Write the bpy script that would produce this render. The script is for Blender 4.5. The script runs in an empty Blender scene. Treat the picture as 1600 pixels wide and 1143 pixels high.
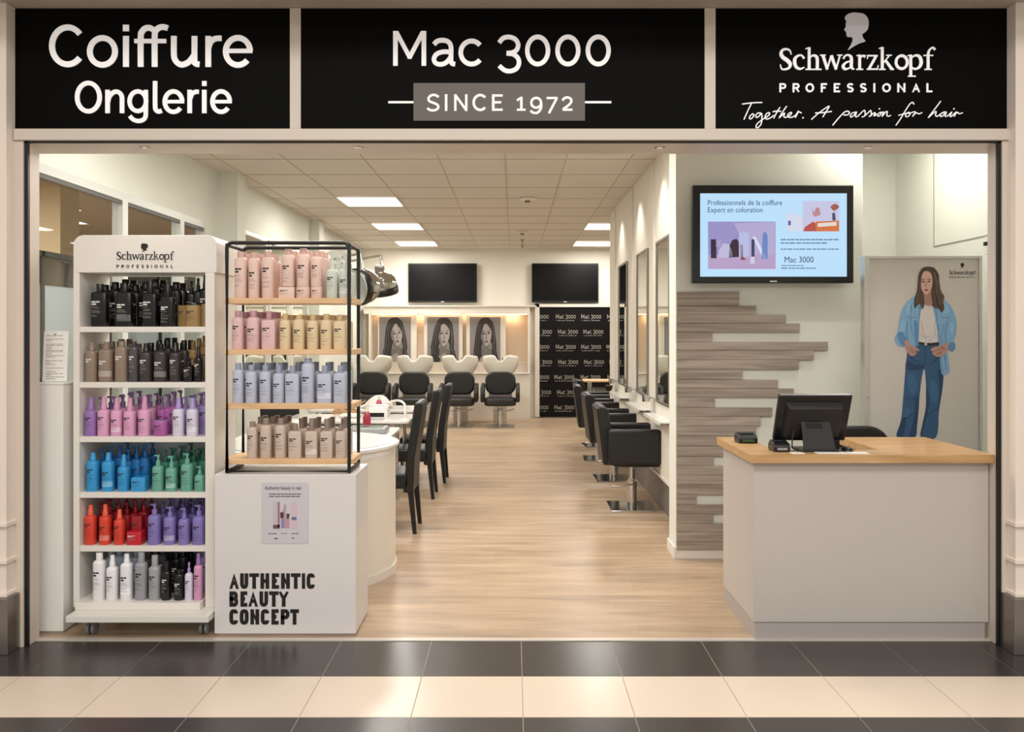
import bpy, bmesh, math, random
from mathutils import Vector, Matrix
R = math.radians
random.seed(7)
scene = bpy.context.scene
COL = scene.collection

# ------------------------------------------------------------------ camera, world, exposure
F = 1350.0; HY = 520.0; VX = 803.0; EYE = 1.6          # focal length in pixels, horizon, vanishing point, eye height
cam_d = bpy.data.cameras.new('camera'); cam = bpy.data.objects.new('camera', cam_d); COL.objects.link(cam)
cam.location = (0, 0, EYE); cam.rotation_euler = (R(90), 0, 0)
cam_d.sensor_width = 36; cam_d.sensor_fit = 'HORIZONTAL'; cam_d.lens = 36 * F / 1600
cam_d.shift_x = -(VX - 800) / 1600; cam_d.shift_y = -(571.5 - HY) / 1600
cam_d.clip_start = 0.05; cam_d.clip_end = 100
scene.camera = cam
scene.view_settings.view_transform = 'Standard'; scene.view_settings.look = 'None'
scene.view_settings.gamma = 1; scene.view_settings.use_curve_mapping = False
scene.view_settings.exposure = 0.0
w = bpy.data.worlds.new('world'); scene.world = w; w.use_nodes = True
w.node_tree.nodes['Background'].inputs[0].default_value = (1.0, 0.945, 0.885, 1)
w.node_tree.nodes['Background'].inputs[1].default_value = 0.62

def light(name, kind, loc, energy, color=(1, .93, .84), size=1, size_y=None, rot=(0, 0, 0), spot=None, blend=.6):
    d = bpy.data.lights.new(name, kind); d.energy = energy; d.color = color
    if kind == 'AREA':
        d.shape = 'RECTANGLE'; d.size = size; d.size_y = size_y or size
    elif kind == 'SPOT':
        d.spot_size = R(spot); d.spot_blend = blend; d.shadow_soft_size = size
    else: d.shadow_soft_size = size
    o = bpy.data.objects.new(name, d); o.location = loc; o.rotation_euler = rot; COL.objects.link(o)
    return o
ROOM = (1, .955, .895)
# concourse ceiling lamps in front of the shop
light('concourse_lamp', 'AREA', (0, 1.2, 4.3), 165, (1, .955, .9), 6, 1.2)
light('concourse_lamp', 'AREA', (0, -2.5, 4.3), 250, (1, .955, .9), 6, 1.5)
# light out of the ceiling panels; the last ones, over the entrance, are added unseen
for X, Y in [(-1.75, 10.45), (-1.75, 12.9), (-1.75, 15.4), (1.4, 12.9), (1.45, 15.4), (-1.5, 6.0), (0.1, 6.6), (-0.9, 7.2)]:
    light('panel_and_fill_light', 'AREA', (X, Y, 3.17), 30 if 5 < Y < 9 else 42, ROOM, .62, .7)
# light of the small downlights; the last spot is fill added for the recess
for X, Y, e in [(1.08, 7.5, 14), (1.08, 8.9, 14), (1.08, 10.4, 14), (1.9, 5.55, 16), (2.6, 5.3, 4)]:
    light('downlight_and_fill_beam', 'SPOT', (X, Y, 3.15), e * 2.2, (1, .95, .87), .03, spot=95, blend=.8)
for X in (-1.93, -.81, .76, 1.85):
    light('downlight_and_fill_beam', 'SPOT', (X, 4.56, 2.565), 9, (1, .93, .84), .03, spot=110, blend=.8)
light('panel_and_fill_light', 'AREA', (-2.3, 5.6, 3.17), 6, (1, .97, .92), .5, .5)  # fill added for the dark wall front by the glazing; no panel there
light('panel_and_fill_light', 'AREA', (2.6, 6.0, 3.17), 13, (1, .96, .9), .5, .5)  # added to brighten the dark recess, from a panel out of view
light('panel_and_fill_light', 'AREA', (-5.6, 9.3, 2.97), 120, (1, .93, .82), 1.4, .8)
light('panel_and_fill_light', 'AREA', (-4.6, 6.0, 2.97), 110, (1, .96, .9), .8, 1.2)  # fill added to brighten the room behind the glass; no fixture above it
light('shelf_glow', 'AREA', (-1.25, 16.30, 1.94), 9, (1, .72, .45), 2.7, .05, (R(35), 0, 0))

# ------------------------------------------------------------------ materials
MATS = {}
def lin(c):
    return tuple(((v / 255 + .055) / 1.055) ** 2.4 if v / 255 > .04045 else v / 255 / 12.92 for v in c)
def mat(name, rgb, rough=.5, metal=0.0, coat=0.0, emit=None, es=1.0, trans=0.0, alpha=1.0, noise=0.0, nscale=8, bump=0.0, spec=None):
    """rgb is an sRGB triple 0..255; a little procedural variation keeps surfaces from looking flat."""
    if name in MATS: return MATS[name]
    m = bpy.data.materials.new(name); m.use_nodes = True; nt = m.node_tree
    b = nt.nodes['Principled BSDF']; c = lin(rgb)
    b.inputs['Base Color'].default_value = (*c, 1); b.inputs['Roughness'].default_value = rough
    b.inputs['Metallic'].default_value = metal; b.inputs['Coat Weight'].default_value = coat
    b.inputs['Transmission Weight'].default_value = trans; b.inputs['Alpha'].default_value = alpha
    if spec is not None: b.inputs['Specular IOR Level'].default_value = spec
    if emit is not None:
        b.inputs['Emission Color'].default_value = (*lin(emit), 1); b.inputs['Emission Strength'].default_value = es
    if noise or bump:
        tc = nt.nodes.new('ShaderNodeTexCoord'); n = nt.nodes.new('ShaderNodeTexNoise')
        n.inputs['Scale'].default_value = nscale; n.inputs['Detail'].default_value = 4
        nt.links.new(tc.outputs['Object'], n.inputs['Vector'])
        if noise:
            mx = nt.nodes.new('ShaderNodeMix'); mx.data_type = 'RGBA'
            mx.inputs[6].default_value = (*[v * (1 - noise) for v in c], 1); mx.inputs[7].default_value = (*[min(1, v * (1 + noise)) for v in c], 1)
            nt.links.new(n.outputs[0], mx.inputs[0]); nt.links.new(mx.outputs[2], b.inputs['Base Color'])
        if bump:
            bp = nt.nodes.new('ShaderNodeBump'); bp.inputs['Strength'].default_value = bump; bp.inputs['Distance'].default_value = .002
            nt.links.new(n.outputs[0], bp.inputs['Height']); nt.links.new(bp.outputs[0], b.inputs['Normal'])
    MATS[name] = m; return m
def wood(name, cols, plank=None, stretch=(1.2, 14, 14), rough=.45, coat=0.0, seam=.6):
    """Wood with the grain along X; plank=(length, width) lays boards in the XY plane."""
    m = bpy.data.materials.new(name); m.use_nodes = True; nt = m.node_tree; N = nt.nodes.new; L = nt.links.new
    b = nt.nodes['Principled BSDF']; b.inputs['Roughness'].default_value = rough; b.inputs['Coat Weight'].default_value = coat
    tc = N('ShaderNodeTexCoord'); mp = N('ShaderNodeMapping'); mp.inputs['Scale'].default_value = stretch
    L(tc.outputs['Object'], mp.inputs['Vector'])
    n = N('ShaderNodeTexNoise'); n.inputs['Scale'].default_value = 1.0; n.inputs['Detail'].default_value = 6; n.inputs['Distortion'].default_value = .6
    L(mp.outputs[0], n.inputs['Vector'])
    cr = N('ShaderNodeValToRGB'); e = cr.color_ramp.elements
    e[0].position = .3; e[0].color = (*lin(cols[0]), 1); e[1].position = .7; e[1].color = (*lin(cols[2]), 1)
    x = e.new(.5); x.color = (*lin(cols[1]), 1)
    L(n.outputs[0], cr.inputs[0]); out = cr.outputs[0]
    if plank:
        br = N('ShaderNodeTexBrick'); br.inputs['Scale'].default_value = 1; br.inputs['Brick Width'].default_value = plank[0]
        br.inputs['Row Height'].default_value = plank[1]; br.inputs['Mortar Size'].default_value = .0012; br.inputs['Mortar Smooth'].default_value = .3
        br.offset = 0.0
        sp = N('ShaderNodeSeparateXYZ'); L(tc.outputs['Object'], sp.inputs[0])
        dv = N('ShaderNodeMath'); dv.operation = 'DIVIDE'; L(sp.outputs[1], dv.inputs[0]); dv.inputs[1].default_value = plank[1]
        fl = N('ShaderNodeMath'); fl.operation = 'FLOOR'; L(dv.outputs[0], fl.inputs[0])
        wn = N('ShaderNodeTexWhiteNoise'); wn.noise_dimensions = '1D'; L(fl.outputs[0], wn.inputs['W'])
        ml = N('ShaderNodeMath'); ml.operation = 'MULTIPLY_ADD'; L(wn.outputs[0], ml.inputs[0]); ml.inputs[1].default_value = plank[0]; L(sp.outputs[0], ml.inputs[2])
        cb = N('ShaderNodeCombineXYZ'); L(ml.outputs[0], cb.inputs[0]); L(sp.outputs[1], cb.inputs[1])
        br.inputs['Color1'].default_value = (.88, .87, .86, 1); br.inputs['Color2'].default_value = (1.06, 1.05, 1.04, 1)
        br.inputs['Mortar'].default_value = (seam, seam, seam, 1); br.inputs['Bias'].default_value = 0
        L(cb.outputs[0], br.inputs['Vector']); L(cb.outputs[0], mp.inputs['Vector'])
        mx = N('ShaderNodeMix'); mx.data_type = 'RGBA'; mx.blend_type = 'MULTIPLY'; mx.inputs[0].default_value = 1
        L(cr.outputs[0], mx.inputs[6]); L(br.outputs[0], mx.inputs[7]); out = mx.outputs[2]
    L(out, b.inputs['Base Color']); MATS[name] = m; return m
def glass(name, tint=(247, 248, 247), rough=0.0, mix=.12, body=(200, 215, 215), opaque=0.0):
    """Thin architectural pane: mostly see-through, a little mirror, optionally frosted."""
    m = bpy.data.materials.new(name); m.use_nodes = True; nt = m.node_tree; N = nt.nodes.new; L = nt.links.new
    nt.nodes.remove(nt.nodes['Principled BSDF']); out = nt.nodes['Material Output']
    t = N('ShaderNodeBsdfTransparent'); t.inputs[0].default_value = (*lin(tint), 1)
    g = N('ShaderNodeBsdfGlossy'); g.inputs['Roughness'].default_value = rough
    a = N('ShaderNodeMixShader'); a.inputs[0].default_value = mix; L(t.outputs[0], a.inputs[1]); L(g.outputs[0], a.inputs[2])
    if opaque:
        d = N('ShaderNodeBsdfDiffuse'); d.inputs[0].default_value = (*lin(body), 1)
        tl = N('ShaderNodeBsdfTranslucent'); tl.inputs[0].default_value = (*lin(body), 1)
        s = N('ShaderNodeMixShader'); s.inputs[0].default_value = .5; L(d.outputs[0], s.inputs[1]); L(tl.outputs[0], s.inputs[2])
        c = N('ShaderNodeMixShader'); c.inputs[0].default_value = opaque; L(a.outputs[0], c.inputs[1]); L(s.outputs[0], c.inputs[2]); L(c.outputs[0], out.inputs[0])
    else: L(a.outputs[0], out.inputs[0])
    MATS[name] = m; return m

M_wall = mat('wall_paint', (226, 220, 208), .85, noise=.02, nscale=3)
M_wallc = mat('cool_wall_paint', (222, 224, 214), .8, noise=.02, nscale=3)
M_white = mat('white_lacquer', (226, 221, 213), .35, noise=.01)
M_gloss = mat('gloss_white', (232, 230, 226), .18, coat=.3)
M_fac = mat('facade_beige_metal', (208, 196, 184), .4, noise=.02)
M_black = mat('black_sign', (5, 5, 5), .5, spec=.06)
M_blackm = mat('black_metal', (14, 14, 14), .4)
M_leather = mat('black_leather', (14, 14, 14), .45, bump=.3, nscale=160, noise=.1)
M_leather2 = mat('grey_leather', (32, 33, 31), .5, bump=.3, nscale=160)
M_plastic = mat('black_plastic', (13, 13, 14), .35)
M_screen = mat('dark_screen', (6, 7, 8), .3, spec=.2)
M_chrome = mat('chrome', (205, 205, 205), .12, 1.0)
M_steel = mat('brushed_steel', (150, 143, 137), .35, .9, noise=.06, nscale=20)
M_mirror = mat('mirror_silver', (215, 222, 212), .01, 1.0)
M_letter = mat('sign_letter', (240, 238, 236), .5, emit=(238, 238, 240), es=.25)
M_silver = mat('silver_emblem', (214, 214, 218), .4, .1, emit=(190, 190, 196), es=.06)
M_ink = mat('black_ink', (18, 16, 15), .6)
M_greyink = mat('grey_ink', (110, 104, 100), .7)
M_desk = mat('desk_laminate', (190, 183, 176), .45, noise=.02, nscale=2)
M_kick = mat('kick_laminate', (172, 164, 159), .45)
M_floor = wood('oak_floor', [(156, 134, 111), (176, 152, 127), (191, 168, 142)], (1.3, .16), (1.6, 11, 11), .38, seam=.72)
M_oak = wood('oak_top', [(176, 134, 86), (192, 152, 103), (204, 168, 120)], None, (2.5, 30, 30), .4, .2)
M_birch = wood('birch_shelf', [(206, 166, 122), (220, 182, 138), (230, 196, 156)], None, (3, 40, 40), .5)
M_slat = wood('grey_oak_cladding', [(134, 122, 111), (158, 146, 134), (176, 164, 152)], None, (1.6, 30, 26), .6)
M_glass = glass('clear_glass', mix=.07)
M_frost = glass('frosted_glass', rough=.3, mix=.1, body=(206, 214, 217), opaque=.92)
M_shelfglass = glass('shelf_glass', (236, 243, 240), .05, .2)
M_panel = mat('lit_panel', (255, 250, 240), .5, emit=(255, 250, 240), es=4)
M_led = mat('warm_led', (255, 214, 170), .5, emit=(255, 206, 150), es=5)

# ------------------------------------------------------------------ mesh helpers
def kids(o): return [c for c in bpy.data.objects if c.parent == o]
class MB:
    def __init__(s): s.v = []; s.f = []; s.m = []; s.k = 0
    def use(s, k): s.k = k; return s
    def add(s, vs, fs):
        n = len(s.v); s.v += [tuple(p) for p in vs]; s.f += [tuple(i + n for i in f) for f in fs]; s.m += [s.k] * len(fs); return s
    def box(s, x0, x1, y0, y1, z0, z1, T=None):
        vs = [Vector((x, y, z)) for x in (x0, x1) for y in (y0, y1) for z in (z0, z1)]
        if T: vs = [T @ p for p in vs]
        return s.add(vs, [(0, 1, 3, 2), (4, 6, 7, 5), (0, 4, 5, 1), (2, 3, 7, 6), (0, 2, 6, 4), (1, 5, 7, 3)])
    def prism(s, pts, fn0, fn1):
        """pts: list of 2-D points; fn0/fn1 map them to the front and the back face."""
        n = len(pts); vs = [fn0(*p) for p in pts] + [fn1(*p) for p in pts]
        return s.add(vs, [tuple(range(n)), tuple(range(2 * n - 1, n - 1, -1))] + [(i, i + n, (i + 1) % n + n, (i + 1) % n) for i in range(n)])
    def poly_xz(s, pts, y0, y1):
        """solid plate in the XZ plane between y0 (front) and y1"""
        return s.prism(pts, lambda x, z: (x, y0, z), lambda x, z: (x, y1, z))
    def poly_xy(s, pts, z0, z1):
        return s.prism(pts, lambda x, y: (x, y, z1), lambda x, y: (x, y, z0))
    def lathe(s, prof, n=20, c=(0, 0, 0), ex=2.0, sy=1.0, T=None, caps=True):
        """prof: (r, z) from bottom to top; ex>2 squares the plan; sy flattens it."""
        vs = []
        for r, z in prof:
            for i in range(n):
                a = 2 * math.pi * (i + .5) / n; ca, sa = math.cos(a), math.sin(a)
                x = math.copysign(abs(ca) ** (2 / ex), ca) * r; y = math.copysign(abs(sa) ** (2 / ex), sa) * r * sy
                p = Vector((x, y, z))
                if T: p = T @ p
                vs.append((p[0] + c[0], p[1] + c[1], p[2] + c[2]))
        fs = [(j * n + i, j * n + (i + 1) % n, (j + 1) * n + (i + 1) % n, (j + 1) * n + i) for j in range(len(prof) - 1) for i in range(n)]
        if caps: fs += [tuple(range(n - 1, -1, -1)), tuple((len(prof) - 1) * n + i for i in range(n))]
        return s.add(vs, fs)
    def tube(s, path, r, n=8, closed=False):
        P = [Vector(p) for p in path]; rings = []; m = len(P); up = None
        for i, p in enumerate(P):
            a = P[(i - 1) % m] if (closed or i > 0) else p; b = P[(i + 1) % m] if (closed or i < m - 1) else p
            t = (b - a).normalized()
            if up is None or abs(up.dot(t)) > .98: up = Vector((0, 0, 1)) if abs(t.z) < .9 else Vector((0, 1, 0))
            u = t.cross(up).normalized(); vv = u.cross(t).normalized(); up = vv
            rr = r[i] if isinstance(r, (list, tuple)) else r
            rings.append([p + u * math.cos(2 * math.pi * k / n) * rr + vv * math.sin(2 * math.pi * k / n) * rr for k in range(n)])
        vs = [q for g in rings for q in g]
        fs = [(j * n + k, j * n + (k + 1) % n, ((j + 1) % m) * n + (k + 1) % n, ((j + 1) % m) * n + k) for j in range(m if closed else m - 1) for k in range(n)]
        if not closed: fs += [tuple(range(n - 1, -1, -1)), tuple((m - 1) * n + k for k in range(n))]
        return s.add(vs, fs)
    def data(s, name, mats, smooth=None):
        me = bpy.data.meshes.new(name); me.from_pydata(s.v, [], s.f)
        for m in (mats if isinstance(mats, (list, tuple)) else [mats]): me.materials.append(m)
        me.polygons.foreach_set('material_index', s.m)
        bm = bmesh.new(); bm.from_mesh(me); bmesh.ops.remove_doubles(bm, verts=bm.verts, dist=1e-6)
        bmesh.ops.recalc_face_normals(bm, faces=bm.faces); bm.to_mesh(me); bm.free()
        if smooth is not None:
            me.shade_smooth(); me.set_sharp_from_angle(angle=R(smooth))
        me.update(); return me
    def build(s, name, mats, parent=None, smooth=None, bevel=None, seg=2, sub=0, loc=None):
        o = bpy.data.objects.new(name, s.data(name, mats, smooth)); COL.objects.link(o)
        if parent: o.parent = parent
        if loc: o.location = loc
        if sub:
            md = o.modifiers.new('sub', 'SUBSURF'); md.levels = sub; md.render_levels = sub
        if bevel:
            md = o.modifiers.new('edge', 'BEVEL'); md.width = bevel; md.segments = seg; md.limit_method = 'ANGLE'; md.angle_limit = R(40)
        return o
def tag(o, label=None, cat=None, group=None, kind=None):
    if label: o['label'] = label
    if cat: o['category'] = cat
    if group: o['group'] = group
    if kind: o['kind'] = kind
    return o
def thing(name, label, cat, loc=(0, 0, 0), rz=0, group=None):
    o = bpy.data.objects.new(name, None); COL.objects.link(o); o.location = loc; o.rotation_euler = (0, 0, rz)
    o.empty_display_size = .1
    return tag(o, label, cat, group)
def struct(o, label=None, cat=None): return tag(o, label, cat, kind='structure')
def copy_tree(o, parent=None):
    c = o.copy(); COL.objects.link(c); c.parent = parent
    for ch in list(o.children): copy_tree(ch, c)
    return c
def tone(o, m):
    for i in range(len(o.data.materials)): o.data.materials[i] = m
def PX(px, Y): return (px - VX) * Y / F
def PZ(py, Y): return EYE - (py - HY) * Y / F
def rrect(x0, x1, z0, z1, r, n=6, corners=(1, 1, 1, 1)):
    """rounded rectangle outline; corners: lower-left, lower-right, upper-right, upper-left"""
    pts = []
    for (cx, cz, a0), on in zip([(x0 + r, z0 + r, 180), (x1 - r, z0 + r, 270), (x1 - r, z1 - r, 0), (x0 + r, z1 - r, 90)], corners):
        if not on: pts.append((x0 if a0 in (180, 90) else x1, z0 if a0 in (180, 270) else z1)); continue
        for i in range(n + 1):
            a = R(a0 + 90 * i / n); pts.append((cx + r * math.cos(a), cz + r * math.sin(a)))
    return pts
def smooth_path(P, closed=False, k=5):
    out = []; n = len(P)
    if n < 3: return list(P)
    for i in range(n if closed else n - 1):
        p0 = P[(i - 1) % n] if (closed or i > 0) else P[i]; p1 = P[i]; p2 = P[(i + 1) % n]; p3 = P[(i + 2) % n] if (closed or i < n - 2) else P[i + 1]
        for j in range(k):
            t = j / k
            out.append(tuple(.5 * (2 * b + (c - a) * t + (2 * a - 5 * b + 4 * c - d) * t * t + (3 * b - a - 3 * c + d) * t ** 3) for a, b, c, d in zip(p0, p1, p2, p3)))
    if not closed: out.append(tuple(P[-1]))
    return out

# ------------------------------------------------------------------ lettering
def arc(cx, cy, rx, ry, a0, a1, n=28, ex=2.0):
    out = []
    for i in range(n + 1):
        a = R(a0 + (a1 - a0) * i / n); c, s = math.cos(a), math.sin(a)
        out.append((cx + math.copysign(abs(c) ** (2 / ex), c) * rx, cy - math.copysign(abs(s) ** (2 / ex), s) * ry))
    return out
RIB = [0]
def ribbon(mb, pts, w, fn, closed=False):
    """flat stroke with thickness: pts (x, y) or (x, y, w), fn(x, y, side) -> world point, side 0 front, 1 back"""
    n = len(pts); Lf = []; Rt = []
    if closed and math.dist(pts[0][:2], pts[-1][:2]) < 1e-6: pts = pts[:-1]; n -= 1
    for i, p in enumerate(pts):
        a = pts[(i - 1) % n] if (closed or i > 0) else None; b = pts[(i + 1) % n] if (closed or i < n - 1) else None
        def nrm(u, v_):
            dx, dy = v_[0] - u[0], v_[1] - u[1]; l = math.hypot(dx, dy) or 1; return (-dy / l, dx / l)
        n1 = nrm(a, p) if a else nrm(p, b); n2 = nrm(p, b) if b else n1; hw = (p[2] if len(p) > 2 else w) / 2
        mx_, my_ = n1[0] + n2[0], n1[1] + n2[1]; l = math.hypot(mx_, my_)
        if l < .2: mx_, my_ = n1; l = 1
        mx_ /= l; my_ /= l; k = min(1.9, 1 / max(.3, mx_ * n1[0] + my_ * n1[1]))
        Lf.append((p[0] + mx_ * hw * k, p[1] + my_ * hw * k)); Rt.append((p[0] - mx_ * hw * k, p[1] - my_ * hw * k))
    RIB[0] = (RIB[0] + 1) % 9; jit = RIB[0] * .00009
    m = n if closed else n - 1; F0 = lambda q: (lambda r: (r[0], r[1] - jit, r[2]))(fn(*q, 0))
    vs = [F0(q) for q in Lf] + [F0(q) for q in Rt] + [fn(*q, 1) for q in Lf] + [fn(*q, 1) for q in Rt]; fs = []
    for i in range(m):
        j = (i + 1) % n
        fs += [(i, j, n + j, n + i), (i, 2 * n + i, 2 * n + j, j), (n + i, n + j, 3 * n + j, 3 * n + i)]
    if not closed: fs += [(0, n, 3 * n, 2 * n), (n - 1, 3 * n - 1, 4 * n - 1, 2 * n - 1)]
    mb.add(vs, fs)
def pxfn(ox, oy, sc, Y, d=.002):
    """maps coordinates measured in an enlarged view (origin ox, oy, scale sc) onto a wall at depth Y"""
    return lambda x, y, s: (PX(ox + x / sc, Y), Y - (d if s == 0 else 0), PZ(oy + y / sc, Y))
E = 0.0
CAPS = {  # unit boxes, y down
 'A': [[(0, 1), (.5, 0), (1, 1)], [(.18, .68), (.82, .68)]], 'B': [[(0, 1), (0, 0), (.55, 0)] + arc(.6, .235, .33, .235, 80, -80, 10) + [(.5, .47), (0, .47)], [(.5, .47)] + arc(.62, .735, .38, .265, 80, -80, 10) + [(.5, 1), (0, 1)]],
 'C': [arc(.5, .5, .5, .5, 42, 318, 24)], 'E': [[(1, 0), (0, 0), (0, 1), (1, 1)], [(0, .48), (.88, .48)]], 'F': [[(1, 0), (0, 0), (0, 1)], [(0, .5), (.88, .5)]],
 'H': [[(0, 0), (0, 1)], [(1, 0), (1, 1)], [(0, .5), (1, .5)]], 'I': [[(.5, 0), (.5, 1)]], 'L': [[(0, 0), (0, 1), (1, 1)]],
 'N': [[(0, 1), (0, 0)], [(0, 0), (1, 1)], [(1, 1), (1, 0)]], 'O': [arc(.5, .5, .5, .5, 0, 360, 28)],
 'P': [[(0, 1), (0, 0), (.55, 0)] + arc(.62, .27, .38, .27, 80, -80, 12) + [(.5, .54), (0, .54)]],
 'R': [[(0, 1), (0, 0), (.55, 0)] + arc(.62, .26, .38, .26, 80, -80, 12) + [(.5, .52), (0, .52)], [(.5, .52), (1, 1)]],
 'S': [smooth_path([(.95, .14), (.7, 0), (.3, .0), (.04, .18), (.15, .4), (.5, .5), (.85, .6), (.97, .8), (.72, 1), (.3, 1), (.03, .86)], k=4)],
 'T': [[(0, 0), (1, 0)], [(.5, 0), (.5, 1)]], 'U': [[(0, 0)] + arc(.5, .62, .5, .38, 180, 360, 16) + [(1, 0)]], 'Y': [[(0, 0), (.5, .52), (1, 0)], [(.5, .52), (.5, 1)]],
}
def caps(mb, text, xs, y0, y1, w, fn, square=False):
    for ch, (x0, x1) in zip(text, xs):
        h = w / 2
        cf = lambda x, y, s_, x0=x0, x1=x1: fn(min(x1, max(x0, x)), min(y1, max(y0, y)), s_)
        for st in CAPS[ch]:
            closed = ch == 'O'
            if square and ch in 'COU':
                if ch == 'C': st = arc(.5, .5, .5, .5, 24, 336, 48, 3.4)
                elif ch == 'O': st = arc(.5, .5, .5, .5, 0, 360, 48, 3.4)
                else: st = [(0, 0)] + arc(.5, .62, .5, .38, 180, 360, 24, 2.6) + [(1, 0)]
            pts = [((x0 + h + x * (x1 - x0 - w)) if ch != 'I' else (x0 + x1) / 2, y0 + h + y * (y1 - y0 - w)) for x, y in st]
            if not closed and ch not in 'CS':
                for e, nb in ((0, 1), (-1, -2)):
                    ux, uy = st[e]
                    if ux in (0, 1) or uy in (0, 1):
                        dx, dy = pts[e][0] - pts[nb][0], pts[e][1] - pts[nb][1]; l = math.hypot(dx, dy) or 1
                        pts[e] = (pts[e][0] + dx / l * h * 1.3, pts[e][1] + dy / l * h * 1.3)
            ribbon(mb, pts, w * .72 if square and ch == 'N' and len(st) == 2 and st[0][0] != st[1][0] else w, cf, closed)
def fnt(name, text, size, x, y, z, m, parent=None, align='LEFT', sx=1.0, ext=.0006, spacing=1.0):
    """plain type set with the built-in font, turned into a mesh that faces the concourse"""
    c = bpy.data.curves.new(name, 'FONT'); c.body = text; c.size = size; c.align_x = align; c.extrude = ext; c.space_character = spacing; c.resolution_u = 3
    t = bpy.data.objects.new(name, c); COL.objects.link(t)
    bpy.context.view_layer.update()
    me = bpy.data.meshes.new_from_object(t.evaluated_get(bpy.context.evaluated_depsgraph_get()))
    bpy.data.objects.remove(t); me.materials.clear(); me.materials.append(m)
    o = bpy.data.objects.new(name, me); COL.objects.link(o); o.location = (x, y, z); o.rotation_euler = (R(90), 0, 0); o.scale = (sx, 1, 1)
    if parent: o.parent = parent
    return o
def s(*p): return [tuple(q) for q in p]
def brand_word(mb, fn):
    """the serif wordmark, strokes with swelling width (enlarged view of the fascia: scale 5.714)"""
    th = lambda pts: [(q[0], q[1], q[2] * .84) if len(q) > 2 else q for q in pts]
    V = lambda pts: ribbon(mb, smooth_path(th(pts), k=5), 10, fn)
    Ln = lambda pts, w=10: ribbon(mb, th(pts), w * .9, fn)
    V([(205, 432, 8), (193, 397, 14), (160, 383, 20), (125, 395, 28), (114, 425, 34), (130, 456, 38), (170, 485, 40), (195, 515, 36), (188, 548, 26), (155, 563, 20), (120, 560, 14), (107, 520, 8)])
    V([(320, 468, 24), (300, 441, 16), (270, 441, 22), (240, 465, 32), (236, 505, 34), (250, 543, 30), (285, 560, 22), (322, 545, 12)])
    Ln([(365, 368, 28), (365, 563, 30)]); Ln([(333, 564), (402, 564)], 12); Ln([(333, 380), (365, 370)], 10)
    V([(365, 465, 14), (395, 441, 20), (425, 447, 28), (437, 475, 30), (437, 562, 30)]); Ln([(405, 564), (475, 564)], 12)
    Ln([(487, 436, 32), (527, 566, 24)]); Ln([(525, 562, 16), (562, 440, 16)]); Ln([(562, 440, 32), (606, 566, 24)]); Ln([(604, 562, 16), (640, 440, 16)])
    Ln([(462, 437), (512, 437)], 10); Ln([(616, 437), (662, 437)], 10)
    V([(670, 468, 20), (690, 440, 18), (720, 438, 20), (741, 462, 30), (741, 535, 30), (752, 558, 20), (768, 560, 10)])
    V([(741, 488, 12), (695, 503, 20), (668, 533, 30), (682, 560, 26), (715, 556, 16), (741, 535, 12)])
    Ln([(815, 434, 28), (815, 563, 28)]); Ln([(786, 564), (846, 564)], 12); Ln([(788, 442), (815, 436)], 10); V([(815, 475, 12), (838, 444, 18), (866, 450, 28)])
    Ln([(882, 442), (976, 442)], 14); Ln([(962, 446, 26), (898, 560, 26)]); Ln([(880, 562), (978, 562)], 14); Ln([(974, 562), (981, 528)], 9); Ln([(888, 442), (884, 470)], 9)
    Ln([(1017, 366, 28), (1017, 563, 28)]); Ln([(988, 378), (1017, 368)], 10); Ln([(988, 564), (1046, 564)], 12); Ln([(1022, 512), (1078, 444)], 12); Ln([(1052, 438), (1102, 438)], 10); Ln([(1046, 482, 22), (1104, 564, 30)]); Ln([(1090, 564), (1122, 564)], 12)
    ribbon(mb, arc(1190, 500, 50, 58, 0, 360, 32), 23, fn, True)
    Ln([(1271, 434, 28), (1271, 624, 28)]); Ln([(1243, 443), (1271, 436)], 10); Ln([(1247, 625), (1315, 625)], 12)
    V([(1278, 462, 14), (1310, 440, 20), (1348, 450, 30), (1364, 497, 34), (1350, 541, 30), (1310, 561, 20), (1278, 545, 14)])
    V([(1426, 562, 28), (1426, 500, 28), (1427, 425, 26), (1440, 388, 20), (1468, 370, 18), (1488, 390, 22)]); Ln([(1385, 440), (1472, 440)], 11); Ln([(1394, 564), (1458, 564)], 12)
HEAD = [(800, 60), (850, 70), (885, 105), (895, 155), (887, 205), (862, 235), (838, 252), (846, 285), (865, 315), (820, 330), (765, 358), (710, 393), (735, 348), (752, 305), (747, 278), (712, 275), (699, 262), (697, 240), (690, 222), (678, 210), (692, 182), (692, 152), (697, 130), (684, 112), (690, 88), (720, 67), (760, 58)]
PROF = [(100, 160), (218, 278), (333, 408), (470, 523), (585, 640), (702, 762), (818, 878), (938, 954), (1017, 1093), (1152, 1222), (1285, 1352), (1412, 1463)]

# ------------------------------------------------------------------ floors
def tiles():
    mb = MB(); rows = [(-2.0, -1.62)]; y = 4.488; bounds = [4.488]
    for d in [.458] + [.43] * 14: bounds.append(bounds[-1] - d)
    cols = [.038 + .467 * i for i in range(-12, 12)]
    for r in range(len(bounds) - 1):
        y1, y0 = bounds[r], bounds[r + 1]; mb.use(r % 2)
        for x in cols: mb.box(x + .002, x + .465, y0 + .002, y1 - .002, -.02, 0)
    mb.use(2).box(-5.6, 5.7, bounds[-1], 4.488, -.03, -.002)
    return mb
M_tb = mat('dark_floor_tile', (54, 49, 47), .27, noise=.06, nscale=5, spec=.6); M_tc = mat('cream_floor_tile', (218, 202, 184), .25, noise=.03, nscale=3); M_grout = mat('tile_grout', (165, 155, 143), .8)
struct(tiles().build('floor_concourse', [M_tb, M_tc, M_grout]), 'black and cream polished floor tiles of the concourse', 'floor')
struct(MB().box(-3.05, 3.2, 4.53, 16.5, -.05, 0).build('floor_salon', M_floor), 'pale oak plank floor of the salon', 'floor')
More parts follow.
